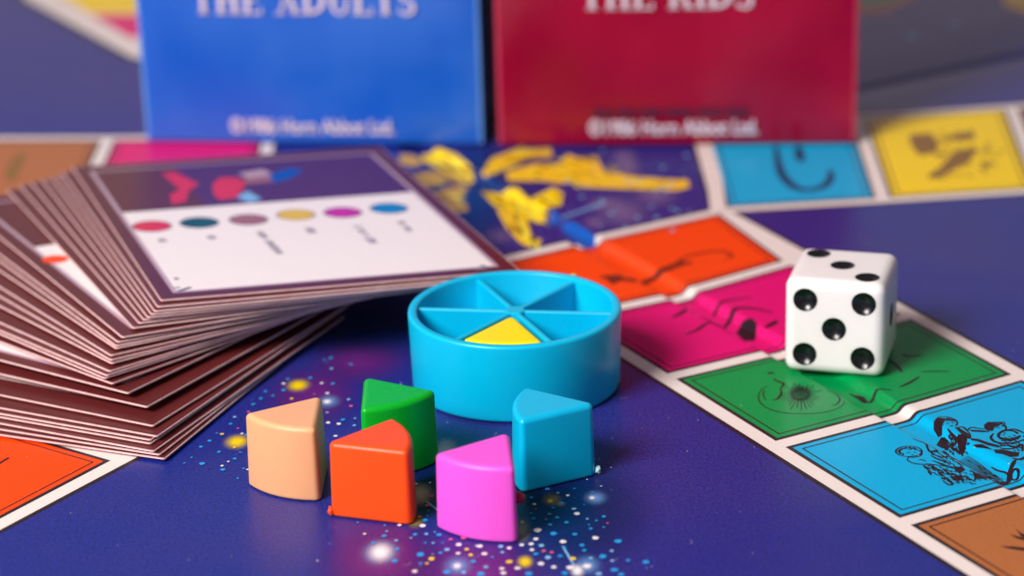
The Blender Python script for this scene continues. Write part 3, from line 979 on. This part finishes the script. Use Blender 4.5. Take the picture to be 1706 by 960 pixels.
def nub(parent, local, r, mat, name='moulding_nub', seed=1):
    rnd = random.Random(seed)
    bm = bmesh.new()
    bmesh.ops.create_icosphere(bm, subdivisions=2, radius=1)
    for v in bm.verts:
        k = 1 + rnd.uniform(-.35, .35)
        v.co = Vector((v.co.x * r[0] * k + local[0], v.co.y * r[1] * k + local[1], max(0.02, v.co.z * r[2] * k + local[2]))) * MM
    return link(name, to_mesh(bm, name, True), parent, mat)


PL = {
    'peach': plastic('peach_plastic', srgb(236, 172, 124), 0.3, 0.38),
    'orange': plastic('orange_plastic', srgb(255, 82, 14), 0.3, 0.36),
    'green': plastic('green_plastic', srgb(0, 174, 40), 0.3, 0.28),
    'pink': plastic('pink_plastic', srgb(246, 92, 214), 0.35, 0.36),
    'blue': plastic('turquoise_plastic', srgb(0, 184, 226), 0.3, 0.32),
    'yellow': plastic('yellow_plastic', srgb(255, 224, 0), 0.3, 0.36),
}


def from_corners(a, b, c, z):
    """apex and the two arc corners as pixels on the plane z -> apex position and yaw of the bisector"""
    A_, B_, C_ = (at(*p, z).to_2d() for p in (a, b, c))
    ctr = (A_ + B_ + C_) / 3
    d = ((B_ + C_) / 2 - A_).normalized()
    # centroid of a 60-degree sector's corner triangle lies 2/3 of the height from the apex
    hgt = WR * math.cos(math.radians(30)) * 2 / 3
    ap = ctr - d * hgt
    return (ap.x, ap.y), math.degrees(math.atan2(d.y, d.x))


TOPZ = WH + REST
specs = {
    'peach': ((536, 658), (414, 683), (522, 718), 'peach wedge piece between the card pile and the orange wedge'),
    'orange': ((546, 737), (681, 752), (640, 697), 'orange wedge piece standing in front of the green wedge'),
    'green': ((600, 622), (610, 689), (722, 646), 'green wedge piece close to the round token, behind the orange wedge'),
    'pink': ((850, 717), (729, 752), (852, 783), 'bright pink wedge piece with its curved side to the front'),
    'blue': ((994, 672), (884, 645), (866, 700), 'turquoise blue wedge piece standing right in front of the round token'),
}
WEDGES = {}
for k, (a, b, c, lab) in specs.items():
    ap, yaw = from_corners(a, b, c, TOPZ)
    WEDGES[k] = wedge(None, yaw, PL[k], lab, apex_xy=ap)
nub(WEDGES['orange'], (1.0, -0.3, 0.6), (0.45, 0.45, 0.75), PL['orange'], seed=3)
nub(WEDGES['blue'], (0.7, 0.1, 0.6), (0.45, 0.4, 0.6), plastic('pale_sprue_plastic', srgb(170, 205, 220), 0.2, 0.4), seed=5)
nub(WEDGES['pink'], (5.5, 3.9, 3.6), (0.8, 0.9, 0.9), plastic('dull_red_sprue_plastic', srgb(196, 52, 84), 0.2, 0.4), seed=8)
# the yellow one sits inside the token's front compartment
ya = TYAW + math.radians(-60 - 30)
wedge(None, math.degrees(ya), PL['yellow'], 'yellow wedge piece fitted inside the round blue token',
      z=REST + 1.35, apex_xy=(TCX + 2.3 * math.cos(ya), TCY + 2.3 * math.sin(ya)))


# ------------------------------------------------------------------ die
def build_die():
    S = 16.0
    cx, cy, yaw = 53.18, 384.76, -0.2858
    mat = plastic('white_die_plastic', srgb(242, 236, 234), 0.35, 0.22, 0.0016, 0.25)
    blk, n, l, b = new_mat('black_pip_paint')
    b.inputs['Base Color'].default_value = (0.006, 0.006, 0.008, 1)
    l.new(ramp(n, l, noise(n, l, coords(n), 1800, 3), (0.16,) * 3, (0.34,) * 3), b.inputs['Roughness'])
    t = empty('die', world_pt(cx, cy, REST))
    t.rotation_euler = (0, 0, yaw)
    tag(t, 'white die with black pips showing three on top and five in front', 'die')
    # body: each face a disc-holed panel is imitated by boolean dimples
    bm = bmesh.new()
    bmesh.ops.create_cube(bm, size=S * MM)
    bmesh.ops.bevel(bm, geom=bm.edges[:], offset=1.9 * MM, segments=8, profile=0.55, affect='EDGES')
    bmesh.ops.translate(bm, verts=bm.verts, vec=(0, 0, S / 2 * MM))
    body = link('body', to_mesh(bm, 'body', True), t, mat)
    g = 4.65
    faces = {
        'front': (Vector((0, -1, 0)), Vector((1, 0, 0)), Vector((0, 0, 1)), [(-g, g), (g, g), (0, 0), (-g, -g), (g, -g)]),
        'top': (Vector((0, 0, 1)), Vector((1, 0, 0)), Vector((0, 1, 0)), [(-g, g), (0, 0), (g, -g)]),
        'right': (Vector((1, 0, 0)), Vector((0, 1, 0)), Vector((0, 0, 1)), [(0, 0)]),
        'left': (Vector((-1, 0, 0)), Vector((0, 1, 0)), Vector((0, 0, 1)), [(-g, g), (g, g), (-g, -g), (g, -g), (-g, 0), (g, 0)]),
        'back': (Vector((0, 1, 0)), Vector((1, 0, 0)), Vector((0, 0, 1)), [(-g, -g), (g, g)]),
    }
    ctr = Vector((0, 0, S / 2))
    pr, depth = 1.98, 0.85
    Rs = (pr * pr + depth * depth) / (2 * depth)
    cut = bmesh.new()
    pips = []
    for nm, (nn, ex, ey, ps) in faces.items():
        for (px, py) in ps:
            c = ctr + nn * (S / 2) + ex * px + ey * py
            # cutter: sphere whose cap goes 'depth' into the face
            sc = c + nn * (Rs - depth)
            m = Matrix.Translation(sc * MM)
            bmesh.ops.create_uvsphere(cut, u_segments=40, v_segments=24, radius=Rs * MM, matrix=m)
            pips.append((c, nn, ex, ey))
    cm = to_mesh(cut, 'pip_cutter')
    co = bpy.data.objects.new('pip_cutter', cm)
    COL.objects.link(co)
    co.parent = t
    bpy.context.view_layer.update()
    md = body.modifiers.new('pips', 'BOOLEAN')
    md.object = co
    md.operation = 'DIFFERENCE'
    md.solver = 'EXACT'
    bpy.context.view_layer.update()
    dg = bpy.context.evaluated_depsgraph_get()
    me = bpy.data.meshes.new_from_object(body.evaluated_get(dg))
    body.modifiers.clear()
    old = body.data
    body.data = me
    bpy.data.objects.remove(co)
    me.materials.clear(); me.materials.append(mat)
    for p in me.polygons: p.use_smooth = True
    try:
        me.set_sharp_from_angle(angle=math.radians(28))
    except Exception:
        pass
    # paint in each hollow: a bowl a hair above the plastic
    for (c, nn, ex, ey) in pips:
        bm = bmesh.new()
        K, Nn = 7, 28
        rows = []
        for j in range(K + 1):
            r = pr * 0.985 * j / K
            d = math.sqrt(max(Rs * Rs - r * r, 0)) - (Rs - depth) - 0.02
            if j == 0:
                rows.append([bm.verts.new((c - nn * d) * MM)])
            else:
                rows.append([bm.verts.new((c - nn * d + (ex * math.cos(6.283185 * i / Nn) + ey * math.sin(6.283185 * i / Nn)) * r) * MM) for i in range(Nn)])
        for i in range(Nn):
            bm.faces.new((rows[0][0], rows[1][i], rows[1][(i + 1) % Nn]))
            for j in range(1, K):
                bm.faces.new((rows[j][i], rows[j + 1][i], rows[j + 1][(i + 1) % Nn], rows[j][(i + 1) % Nn]))
        bmesh.ops.recalc_face_normals(bm, faces=bm.faces)
        link('pip', to_mesh(bm, 'pip', True), t, blk)
    return t


build_die()

# ------------------------------------------------------------------ the fanned pile of question cards
CW, CL, CT = 60.4, 84.5, 0.24
PZ, PA, PB = 11.6, -0.047, -0.055     # the top card's plane; every card below lies on a fraction of it


def plane_z(s, x, y):
    return s * (PZ + PA * (x + 30) + PB * (y - 420)) + REST


def on_plane(px, py, s):
    d = ray(px, py)
    z0, a, b = PZ * s, PA * s, PB * s
    t = (z0 + a * 30 + b * (0 - 420) - (CAM_H - REST)) / (d.z - a * d.x - b * d.y)
    return Vector((d.x * t, d.y * t, CAM_H + d.z * t))


corner_px = [(267.7, 500), (260, 515), (253, 522), (244, 529), (235, 534.6), (222, 546), (201, 561.7), (194, 569.6), (190.6, 580), (185, 592), (185, 605), (180, 618.5), (173, 630), (186, 639),
             (214.6, 655), (245, 678), (257, 709.6), (260, 727), (253, 733), (253, 739), (254, 752), (264.6, 757.7), (277, 764.5)]
angles = [18.3, 18.8, 19.5, 20.6, 21.8, 23.3, 28.4, 30.5, 33.0, 35.4, 39.2, 42.9, 44.9, 48.0, 56.6, 59.3, 61.8, 64.6, 64.9, 65.4, 64.6, 66.7, 68.1]
n_meas = len(corner_px)
S_TAB = [1 - i * 0.0445 for i in range(14)] + [0.365, 0.285, 0.198, 0.162, 0.137, 0.112, 0.086, 0.060, 0.034]
cards = []
for i in range(6, n_meas):
    cards.append((S_TAB[i], corner_px[i], angles[i]))
for i in (7, 9, 11):
    cards.append(((S_TAB[i] + S_TAB[i + 1]) / 2, lerp(corner_px[i], corner_px[i + 1], 0.6), (angles[i] + angles[i + 1]) / 2))
for j in range(8):                                   # the squared-up block on top
    t = 5 * j / 7
    i = min(int(t), 4); f = t - i
    cards.append((S_TAB[i] + (S_TAB[i + 1] - S_TAB[i]) * f, lerp(corner_px[i], corner_px[i + 1], f), angles[i] + (angles[i + 1] - angles[i]) * f + (random.uniform(-.5, .5) if j else 0)))
cards = [(c_[0], (c_[1][0] + random.uniform(-2.5, 2.5), c_[1][1]), c_[2] + random.uniform(-.7, .7)) if 6 < i_ else c_ for i_, c_ in enumerate(sorted(cards, key=lambda c: -c[0]))]
cards = sorted(cards, key=lambda c: -c[0])

M_stock, n, l, b = new_mat('card_stock_white_edge')
l.new(ramp(n, l, noise(n, l, coords(n), 500, 3), srgb(230, 182, 182), srgb(247, 210, 208)), b.inputs['Base Color'])
b.inputs['Roughness'].default_value = 0.6
MAT['card_border'] = print_mat('maroon_card_border_print', srgb(94, 33, 34), 0.08, 0.34, 0.05, 0.3)
MAT['card_panel'] = print_mat('white_card_panel_print', srgb(246, 234, 232), 0.02, 0.34, 0.04)
MAT['card_picture'] = print_mat('violet_card_picture_print', srgb(84, 44, 96), 0.08, 0.30, 0.05)
MAT['card_line'] = print_mat('pale_card_line_print', srgb(190, 160, 175), 0.05, 0.34, 0.05)
MAT['text'] = print_mat('grey_text_print', srgb(120, 108, 124), 0.1, 0.4, 0.05)
MAT['dot_red'] = print_mat('red_dot_print', srgb(216, 48, 72), 0.05)
MAT['dot_green'] = print_mat('deep_green_dot_print', srgb(20, 84, 92), 0.05)
MAT['dot_brown'] = print_mat('brown_dot_print', srgb(160, 104, 112), 0.05)
MAT['dot_yellow'] = print_mat('yellow_dot_print', srgb(226, 186, 60), 0.05)
MAT['dot_pink'] = print_mat('magenta_dot_print', srgb(196, 40, 160), 0.05)
MAT['dot_blue'] = print_mat('blue_dot_print', srgb(0, 130, 192), 0.05)


def flat_poly(name, polys, z, mat=None):
    bm = bmesh.new()
    for pts in polys:
        f = bm.faces.new([bm.verts.new((p[0] * MM, p[1] * MM, z * MM)) for p in pts])
        f.normal_update()
        if f.normal.z < 0: f.normal_flip()
    bmesh.ops.triangulate(bm, faces=[f for f in bm.faces if len(f.verts) > 4])
    me = to_mesh(bm, name)
    if mat: me.materials.append(mat)
    return me


def rrect(x0, y0, x1, y1, r, n=5):
    out = []
    for cx, cy, a0 in ((x1 - r, y0 + r, -90), (x1 - r, y1 - r, 0), (x0 + r, y1 - r, 90), (x0 + r, y0 + r, 180)):
        for i in range(n + 1):
            a = math.radians(a0 + 90 * i / n)
            out.append((cx + r * math.cos(a), cy + r * math.sin(a)))
    return out


def card_mesh():
    bm = bmesh.new()
    o = rrect(0, 0, CW, CL, 0.5, 3)
    tb = [bm.verts.new((p[0] * MM, p[1] * MM, 0)) for p in o]
    tt = [bm.verts.new((p[0] * MM, p[1] * MM, CT * MM)) for p in o]
    m = len(o)
    for i in range(m):
        bm.faces.new((tb[i], tb[(i + 1) % m], tt[(i + 1) % m], tt[i]))
    bm.faces.new(tt); bm.faces.new(tb[::-1])
    me = to_mesh(bm, 'question_card')
    me.materials.append(M_stock)
    return me


CARD_ME = card_mesh()
BORDER_ME = flat_poly('border_print', [rrect(0.12, 0.12, CW - 0.12, CL - 0.12, 0.4, 3)], CT + 0.006, MAT['card_border'])
px0, px1, py0, pyh, py1 = 2.6, CW - 2.6, 2.9, 51.0, CL - 4.0
MID_ME = flat_poly('answer_panel', [rrect(5.4, py0 + 2, px1, pyh, 0.4, 3)], CT + 0.012, MAT['card_panel'])
WIDE_ME = flat_poly('answer_panel', [rrect(8.6, py0 + 4, px1, pyh, 0.4, 3)], CT + 0.012, MAT['card_panel'])
PANEL_ME = flat_poly('answer_panel', [rrect(px0, py0, px1, pyh, 0.4, 3)], CT + 0.012, MAT['card_panel'])
FRAME_ME = flat_poly('pale_frame_line', ring_polys(rrect(px0, py0, px1, py1, 0.4, 3), -0.01, 0.75), CT + 0.016, MAT['card_line'])
PICT_ME = flat_poly('picture_header', [rrect(px0 + 16, pyh + 0.1, px1, py1, 0.3, 2)], CT + 0.012, MAT['card_picture'])

ORD = ['top', 'second', 'third', 'fourth', 'fifth', 'sixth', 'seventh', 'eighth', 'ninth', 'tenth', 'eleventh', 'twelfth', 'thirteenth', 'fourteenth', 'fifteenth', 'sixteenth', 'seventeenth', 'eighteenth',
       'nineteenth', 'twentieth', 'twenty-first', 'twenty-second', 'twenty-third', 'twenty-fourth', 'twenty-fifth', 'twenty-sixth', 'twenty-seventh', 'twenty-eighth', 'twenty-ninth', 'thirtieth',
       'thirty-first', 'thirty-second', 'thirty-third', 'thirty-fourth', 'thirty-fifth', 'thirty-sixth']
CARD_OBJS = []
for i, (s, c, th) in enumerate(cards):
    o = bpy.data.objects.new('question_card', CARD_ME)
    COL.objects.link(o)
    p = on_plane(c[0], c[1], s)
    nrm = Vector((-PA * s, -PB * s, 1)).normalized()
    e = Vector((math.cos(math.radians(th)), math.sin(math.radians(th)), 0))
    e = (e - nrm * e.dot(nrm)).normalized()
    g = nrm.cross(e)
    mt = Matrix.Identity(4)
    org = world_pt(p.x, p.y, p.z) - nrm * CT * MM
    for r in range(3):
        mt[r][0], mt[r][1], mt[r][2], mt[r][3] = e[r], g[r], nrm[r], org[r]
    o.matrix_world = mt
    if i == 0:
        lab = 'top question card of the fanned pile with white panel and six coloured dots'
    elif i == len(cards) - 1:
        lab = 'lowest maroon question card of the fanned pile, lying on the blue board'
    else:
        lab = 'maroon bordered question card in the fanned pile, %s from the top' % ORD[i]
    tag(o, lab, 'card', 'fanned question cards')
    plain = i not in (0, 7, 8, 19)
    for nm, me in (('border_print', BORDER_ME), ('answer_panel', (MID_ME if i in (18, 21) else WIDE_ME) if plain else PANEL_ME), ('picture_header', PICT_ME), ('pale_frame_line', FRAME_ME)):
        if plain and nm == 'pale_frame_line':
            continue
        ch = bpy.data.objects.new(nm, me)
        COL.objects.link(ch)
        ch.parent = o
    CARD_OBJS.append(o)

top = CARD_OBJS[0]
panel = [ch for ch in top.children if ch.name.startswith('answer_panel')][0]
pict = [ch for ch in top.children if ch.name.startswith('picture_header')][0]


def top_local(px, py):
    q = on_plane(px, py, cards[0][0])
    v = top.matrix_world.inverted() @ world_pt(q.x, q.y, q.z)
    return (v.x / MM, v.y / MM)


bpy.context.view_layer.update()
for (px, py), m_ in zip(((253, 377), (332, 371), (414, 366), (493, 358), (571, 354), (648, 347)), ('dot_red', 'dot_green', 'dot_brown', 'dot_yellow', 'dot_pink', 'dot_blue')):
    c = top_local(px, py)
    link('category_dot', flat_poly('category_dot', [[(c[0] + 3.4 * math.cos(6.283 * i / 24), c[1] + 3.4 * math.sin(6.283 * i / 24)) for i in range(24)]], CT + 0.02, MAT[m_]), panel)
    circ = [(c[0] + 3.55 * math.cos(6.283185 * i / 24), c[1] + 3.55 * math.sin(6.283185 * i / 24)) for i in range(24)]
    link('dot_outline', flat_poly('dot_outline', ring_polys(circ, 0, 0.3), CT + 0.026, MAT['text']), panel)
for a, b_, w in (((268, 398), (274, 404), 1.6), ((350, 393), (356, 399), 1.8), ((432, 386), (468, 424), 1.5), ((514, 380), (522, 389), 1.8), ((592, 374), (624, 406), 1.6), ((664, 366), (684, 386), 1.3)):
    A_, B_ = top_local(*a), top_local(*b_)
    L_ = (Vector(B_) - Vector(A_)).length
    n_ = max(2, int(L_ / 1.1))
    polys = []
    for j in range(n_):
        if random.random() < .12: continue
        polys += stroke([lerp(A_, B_, j / n_), lerp(A_, B_, (j + .68) / n_)], w * random.uniform(.7, 1.1))
    link('answer_text', flat_poly('answer_text', polys, CT + 0.02, MAT['text']), panel)
polys = []
for a, b_, w in (((296, 486), (318, 479), 0.9), ((290, 480), (300, 479), 0.6), ((290, 465), (298, 464), 1.0), ((790, 449), (812, 447), 1.0), ((800, 442), (815, 446), 0.7)):
    polys += stroke([top_local(*a), top_local(*b_)], w)
link('corner_mark', flat_poly('corner_mark', polys, CT + 0.02, MAT['text']), panel)
zt = lambda x, y: top_local(100 + x / 2.245, 240 + y / 2.245)
for nm, P, m_ in (('red_figure', [zt(380, 110), zt(430, 105), zt(520, 150), zt(480, 175), zt(470, 215), zt(420, 225), zt(410, 190), zt(450, 170)], 'dot_red'),
                  ('red_figure', [zt(570, 150), zt(600, 125), zt(660, 125), zt(700, 145), zt(660, 200), zt(600, 210), zt(575, 190)], 'dot_red'),
                  ('rose_arm', [zt(690, 125), zt(780, 120), zt(800, 140), zt(690, 150)], 'dot_brown'),
                  ('pale_wing', [zt(665, 110), zt(760, 95), zt(800, 115), zt(700, 125)], 'card_line'),
                  ('blue_wing', [zt(780, 115), zt(860, 90), zt(910, 95), zt(870, 125), zt(800, 145)], 'royal'),
                  ('pale_foot', [zt(660, 200), zt(700, 175), zt(755, 205), zt(710, 220)], 'star_pale')):
    link(nm, flat_poly(nm, [P], CT + 0.022, MAT[m_]), pict)
# the orange dot on a card whose panel shows further down
for idx, px_, m_ in ((8, (92, 432), 'orange'),):
    o = CARD_OBJS[idx]
    q_ = on_plane(px_[0], px_[1], cards[idx][0])
    v = o.matrix_world.inverted() @ world_pt(q_.x, q_.y, q_.z)
    c = (v.x / MM, v.y / MM)
    pn = [ch for ch in o.children if ch.name.startswith('answer_panel')][0]
    link('category_dot', flat_poly('category_dot', [[(c[0] + 2.3 * math.cos(6.283 * i / 24), c[1] + 2.3 * math.sin(6.283 * i / 24)) for i in range(24)]], CT + 0.02, MAT[m_]), pn)

# ------------------------------------------------------------------ the two card boxes at the back
def box_material(name, c, dark):
    m, n, l, b = new_mat(name)
    co = coords(n)
    l.new(ramp(n, l, noise(n, l, co, 24, 3, 0.5), dark, c, 0.38, 0.6), b.inputs['Base Color'])  # colour mottling stands in for uneven reflections on the glossy box
    r = n.new('ShaderNodeMapRange')
    r.inputs['To Min'].default_value = 0.12
    r.inputs['To Max'].default_value = 0.34
    l.new(noise(n, l, co, 90, 5, 0.7), r.inputs['Value'])
    l.new(r.outputs[0], b.inputs['Roughness'])
    bump(n, l, b, noise(n, l, co, 22, 2), 0.8, 0.0014)
    bump(n, l, b, noise(n, l, co, 220, 3), 0.12, 0.0003)
    return m


def serif_letters(text, h, width_total):
    """bold roman capitals from strokes, baseline at 0; returns polygons scaled to width_total"""
    A = []
    x = 0.0

    def bar(x0, y0, x1, y1):
        A.append([(x + x0, y0), (x + x1, y0), (x + x1, y1), (x + x0, y1)])

    def serif(cx, y):
        bar(cx - .16, y, cx + .16, y + .06) if y < .5 else bar(cx - .16, y - .06, cx + .16, y)

    def arc(cx, cy, rx, ry, a0, a1, w, k=10):
        for i in range(k):
            p, q = math.radians(a0 + (a1 - a0) * i / k), math.radians(a0 + (a1 - a0) * (i + 1) / k)
            A.append([(x + cx + rx * math.cos(p), cy + ry * math.sin(p)), (x + cx + rx * math.cos(q), cy + ry * math.sin(q)),
                      (x + cx + (rx - w) * math.cos(q), cy + (ry - w * .7) * math.sin(q)), (x + cx + (rx - w) * math.cos(p), cy + (ry - w * .7) * math.sin(p))])

    for ch in text:
        if ch == ' ':
            x += .38; continue
        if ch == 'T':
            bar(.27, 0, .43, .94); bar(0, .92, .70, 1); bar(0, .78, .05, .92); bar(.65, .78, .70, .92); serif(.35, 0); adv = .74
        elif ch == 'H':
            bar(.10, 0, .26, 1); bar(.54, 0, .70, 1); bar(.26, .47, .54, .54)
            for cx in (.18, .62): serif(cx, 0); serif(cx, 1)
            adv = .84
        elif ch == 'E':
            bar(.10, 0, .26, 1); bar(.26, .93, .62, 1); bar(.26, 0, .64, .07); bar(.26, .47, .5, .54); bar(.58, .07, .64, .24); bar(.57, .78, .62, .93); serif(.14, 0); serif(.14, 1); adv = .70
        elif ch == 'A':
            A.append([(x + .12, 0), (x + .19, 0), (x + .44, .92), (x + .40, 1)])
            A.append([(x + .56, 0), (x + .74, 0), (x + .46, 1), (x + .40, 1)])
            bar(.26, .32, .58, .38); serif(.15, 0); serif(.66, 0); adv = .84
        elif ch == 'D':
            bar(.10, 0, .26, 1); arc(.26, .5, .52, .5, -90, 90, .16); serif(.14, 0); serif(.14, 1); adv = .84
        elif ch == 'U':
            bar(.10, .34, .26, 1); bar(.58, .34, .66, 1); arc(.38, .34, .28, .35, 180, 360, .12); serif(.18, 1); serif(.62, 1); adv = .80
        elif ch == 'L':
            bar(.10, 0, .26, 1); bar(.26, 0, .62, .07); bar(.56, .07, .62, .26); serif(.14, 0); serif(.18, 1); adv = .68
        elif ch == 'S':
            arc(.30, .73, .24, .28, 40, 270, .13); arc(.30, .25, .26, .27, -140, 90, .13); bar(.06, .02, .11, .26); bar(.47, .74, .52, .98); adv = .62
        elif ch == 'K':
            bar(.10, 0, .26, 1); A.append([(x + .26, .42), (x + .34, .42), (x + .70, 1), (x + .60, 1)]); A.append([(x + .34, .56), (x + .42, .64), (x + .76, 0), (x + .58, 0)])
            serif(.18, 0); serif(.18, 1); serif(.66, 0); serif(.64, 1); adv = .80
        elif ch == 'I':
            bar(.12, 0, .28, 1); serif(.20, 0); serif(.20, 1); adv = .40
        x += adv
    k = width_total / x
    return [[((p[0] - x / 2) * k, p[1] * h) for p in poly] for poly in A]


def wall_poly(name, polys, y, mat, parent):
    """flat print on a box front (local x right, z up)"""
    bm = bmesh.new()
    for pts in polys:
        f = bm.faces.new([bm.verts.new((p[0] * MM, y * MM, p[1] * MM)) for p in pts])
        f.normal_update()
        if f.normal.y > 0: f.normal_flip()
    me = to_mesh(bm, name)
    return link(name, me, parent, mat)


def small_text(body, width, z, y, mat, parent, name):
    cu = bpy.data.curves.new('text', 'FONT')
    cu.body = body
    cu.align_x = 'CENTER'
    cu.size = 1.0
    cu.offset = 0.02
    o = bpy.data.objects.new('text', cu)
    COL.objects.link(o)
    bpy.context.view_layer.update()
    me = bpy.data.meshes.new_from_object(o.evaluated_get(bpy.context.evaluated_depsgraph_get()))
    bpy.data.objects.remove(o)
    xs_ = [v.co.x for v in me.vertices]
    k = width / (max(xs_) - min(xs_))
    mid = (max(xs_) + min(xs_)) / 2
    for v in me.vertices:
        v.co = Vector(((v.co.x - mid) * k, y, z + v.co.y * k * 1.25)) * MM
    return link(name, me, parent, mat)


MAT['letter'] = print_mat('white_letter_print', srgb(220, 206, 220), 0.03, 0.35, 0.05)
MAT['faint_text'] = print_mat('dull_plum_text_print', srgb(92, 36, 60), 0.05, 0.35, 0.05)


def card_box(name, bl, br, hgt, depth, mat, edge_mat, title, title_w, title_z, small_dx, label, faint=False):
    a, b_ = at(*bl), at(*br)
    d = (b_ - a); w = d.length
    yaw = math.atan2(d.y, d.x)
    c = (a + b_) / 2
    t = empty(name, world_pt(c.x, c.y, REST))
    t.rotation_euler = (0, 0, yaw)
    tag(t, label, 'card box')
    bm = bmesh.new()
    bmesh.ops.create_cube(bm, size=1)
    for v in bm.verts:
        v.co = Vector((v.co.x * w, v.co.y * depth + depth / 2, v.co.z * hgt + hgt / 2)) * MM
    bmesh.ops.bevel(bm, geom=bm.edges[:], offset=0.8 * MM, segments=3, profile=0.5, affect='EDGES')
    bmesh.ops.subdivide_edges(bm, edges=[e for e in bm.edges if e.calc_length() > 0.02], cuts=12, use_grid_fill=True)
    for v in bm.verts:
        # the thin card bulges a little between its creases
        fx = 1 - (2 * v.co.x / (w * MM)) ** 2
        fz = 1 - (2 * v.co.z / (hgt * MM) - 1) ** 2
        if v.co.y < 0.3 * MM:
            v.co.y -= 0.0007 * max(fx, 0) * max(fz, 0)
    me = to_mesh(bm, 'body', True)
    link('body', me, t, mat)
    front = -1.0
    # worn pale creases on the two front edges
    for sx in (-1, 1):
        bm = bmesh.new()
        rnd = random.Random(5 + sx)
        nseg = 24
        pv = None
        for i in range(nseg + 1):
            z = 0.6 + (hgt - 1.2) * i / nseg
            ww = 0.35 + 0.25 * rnd.random()
            x = sx * (w / 2 - 0.62)
            row = [bm.verts.new((Vector((x - ww * sx * 0.5, -0.04 if True else 0, z))) * MM), bm.verts.new((Vector((x + 0.42 * sx, 0.12, z))) * MM)]
            if pv: bm.faces.new((pv[0], pv[1], row[1], row[0]))
            pv = row
        bmesh.ops.recalc_face_normals(bm, faces=bm.faces)
        link('worn_crease', to_mesh(bm, 'worn_crease'), t, edge_mat)
    wall_poly('title_lettering', [[(p[0] + title_w[1], p[1] + title_z) for p in poly] for poly in serif_letters(title, 6.0, title_w[0])], front, MAT['letter'], t)
    small_text('\u00a91986 Horn Abbot Ltd.', 34.5, 2.6, front + 0.15, MAT['letter'], t, 'copyright_lettering').location.x = small_dx * MM
    if faint:
        polys = []
        x = -17.0
        while x < 15:
            L_ = random.uniform(2.5, 6)
            polys.append([(x, 6.6), (x + L_, 6.6), (x + L_, 8.2), (x, 8.2)])
            x += L_ + 1.0
        wall_poly('faint_text_line', polys, front + 0.12, MAT['faint_text'], t)
    return t


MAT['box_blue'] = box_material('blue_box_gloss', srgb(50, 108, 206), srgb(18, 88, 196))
MAT['box_red'] = box_material('crimson_box_gloss', srgb(160, 8, 54), srgb(138, 2, 42))
MAT['edge_blue'] = print_mat('worn_blue_crease', srgb(96, 150, 226), 0.2, 0.5, 0.2)
MAT['edge_red'] = print_mat('worn_red_crease', srgb(190, 60, 90), 0.2, 0.5, 0.2)
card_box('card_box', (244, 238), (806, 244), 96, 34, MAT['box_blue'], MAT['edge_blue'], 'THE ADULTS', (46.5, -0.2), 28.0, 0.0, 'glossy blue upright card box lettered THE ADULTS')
card_box('card_box', (830, 245), (1426, 241), 96, 34, MAT['box_red'], MAT['edge_red'], 'THE KIDS', (35.0, -1.6), 29.0, -0.6, 'glossy crimson upright card box lettered THE KIDS', faint=True)
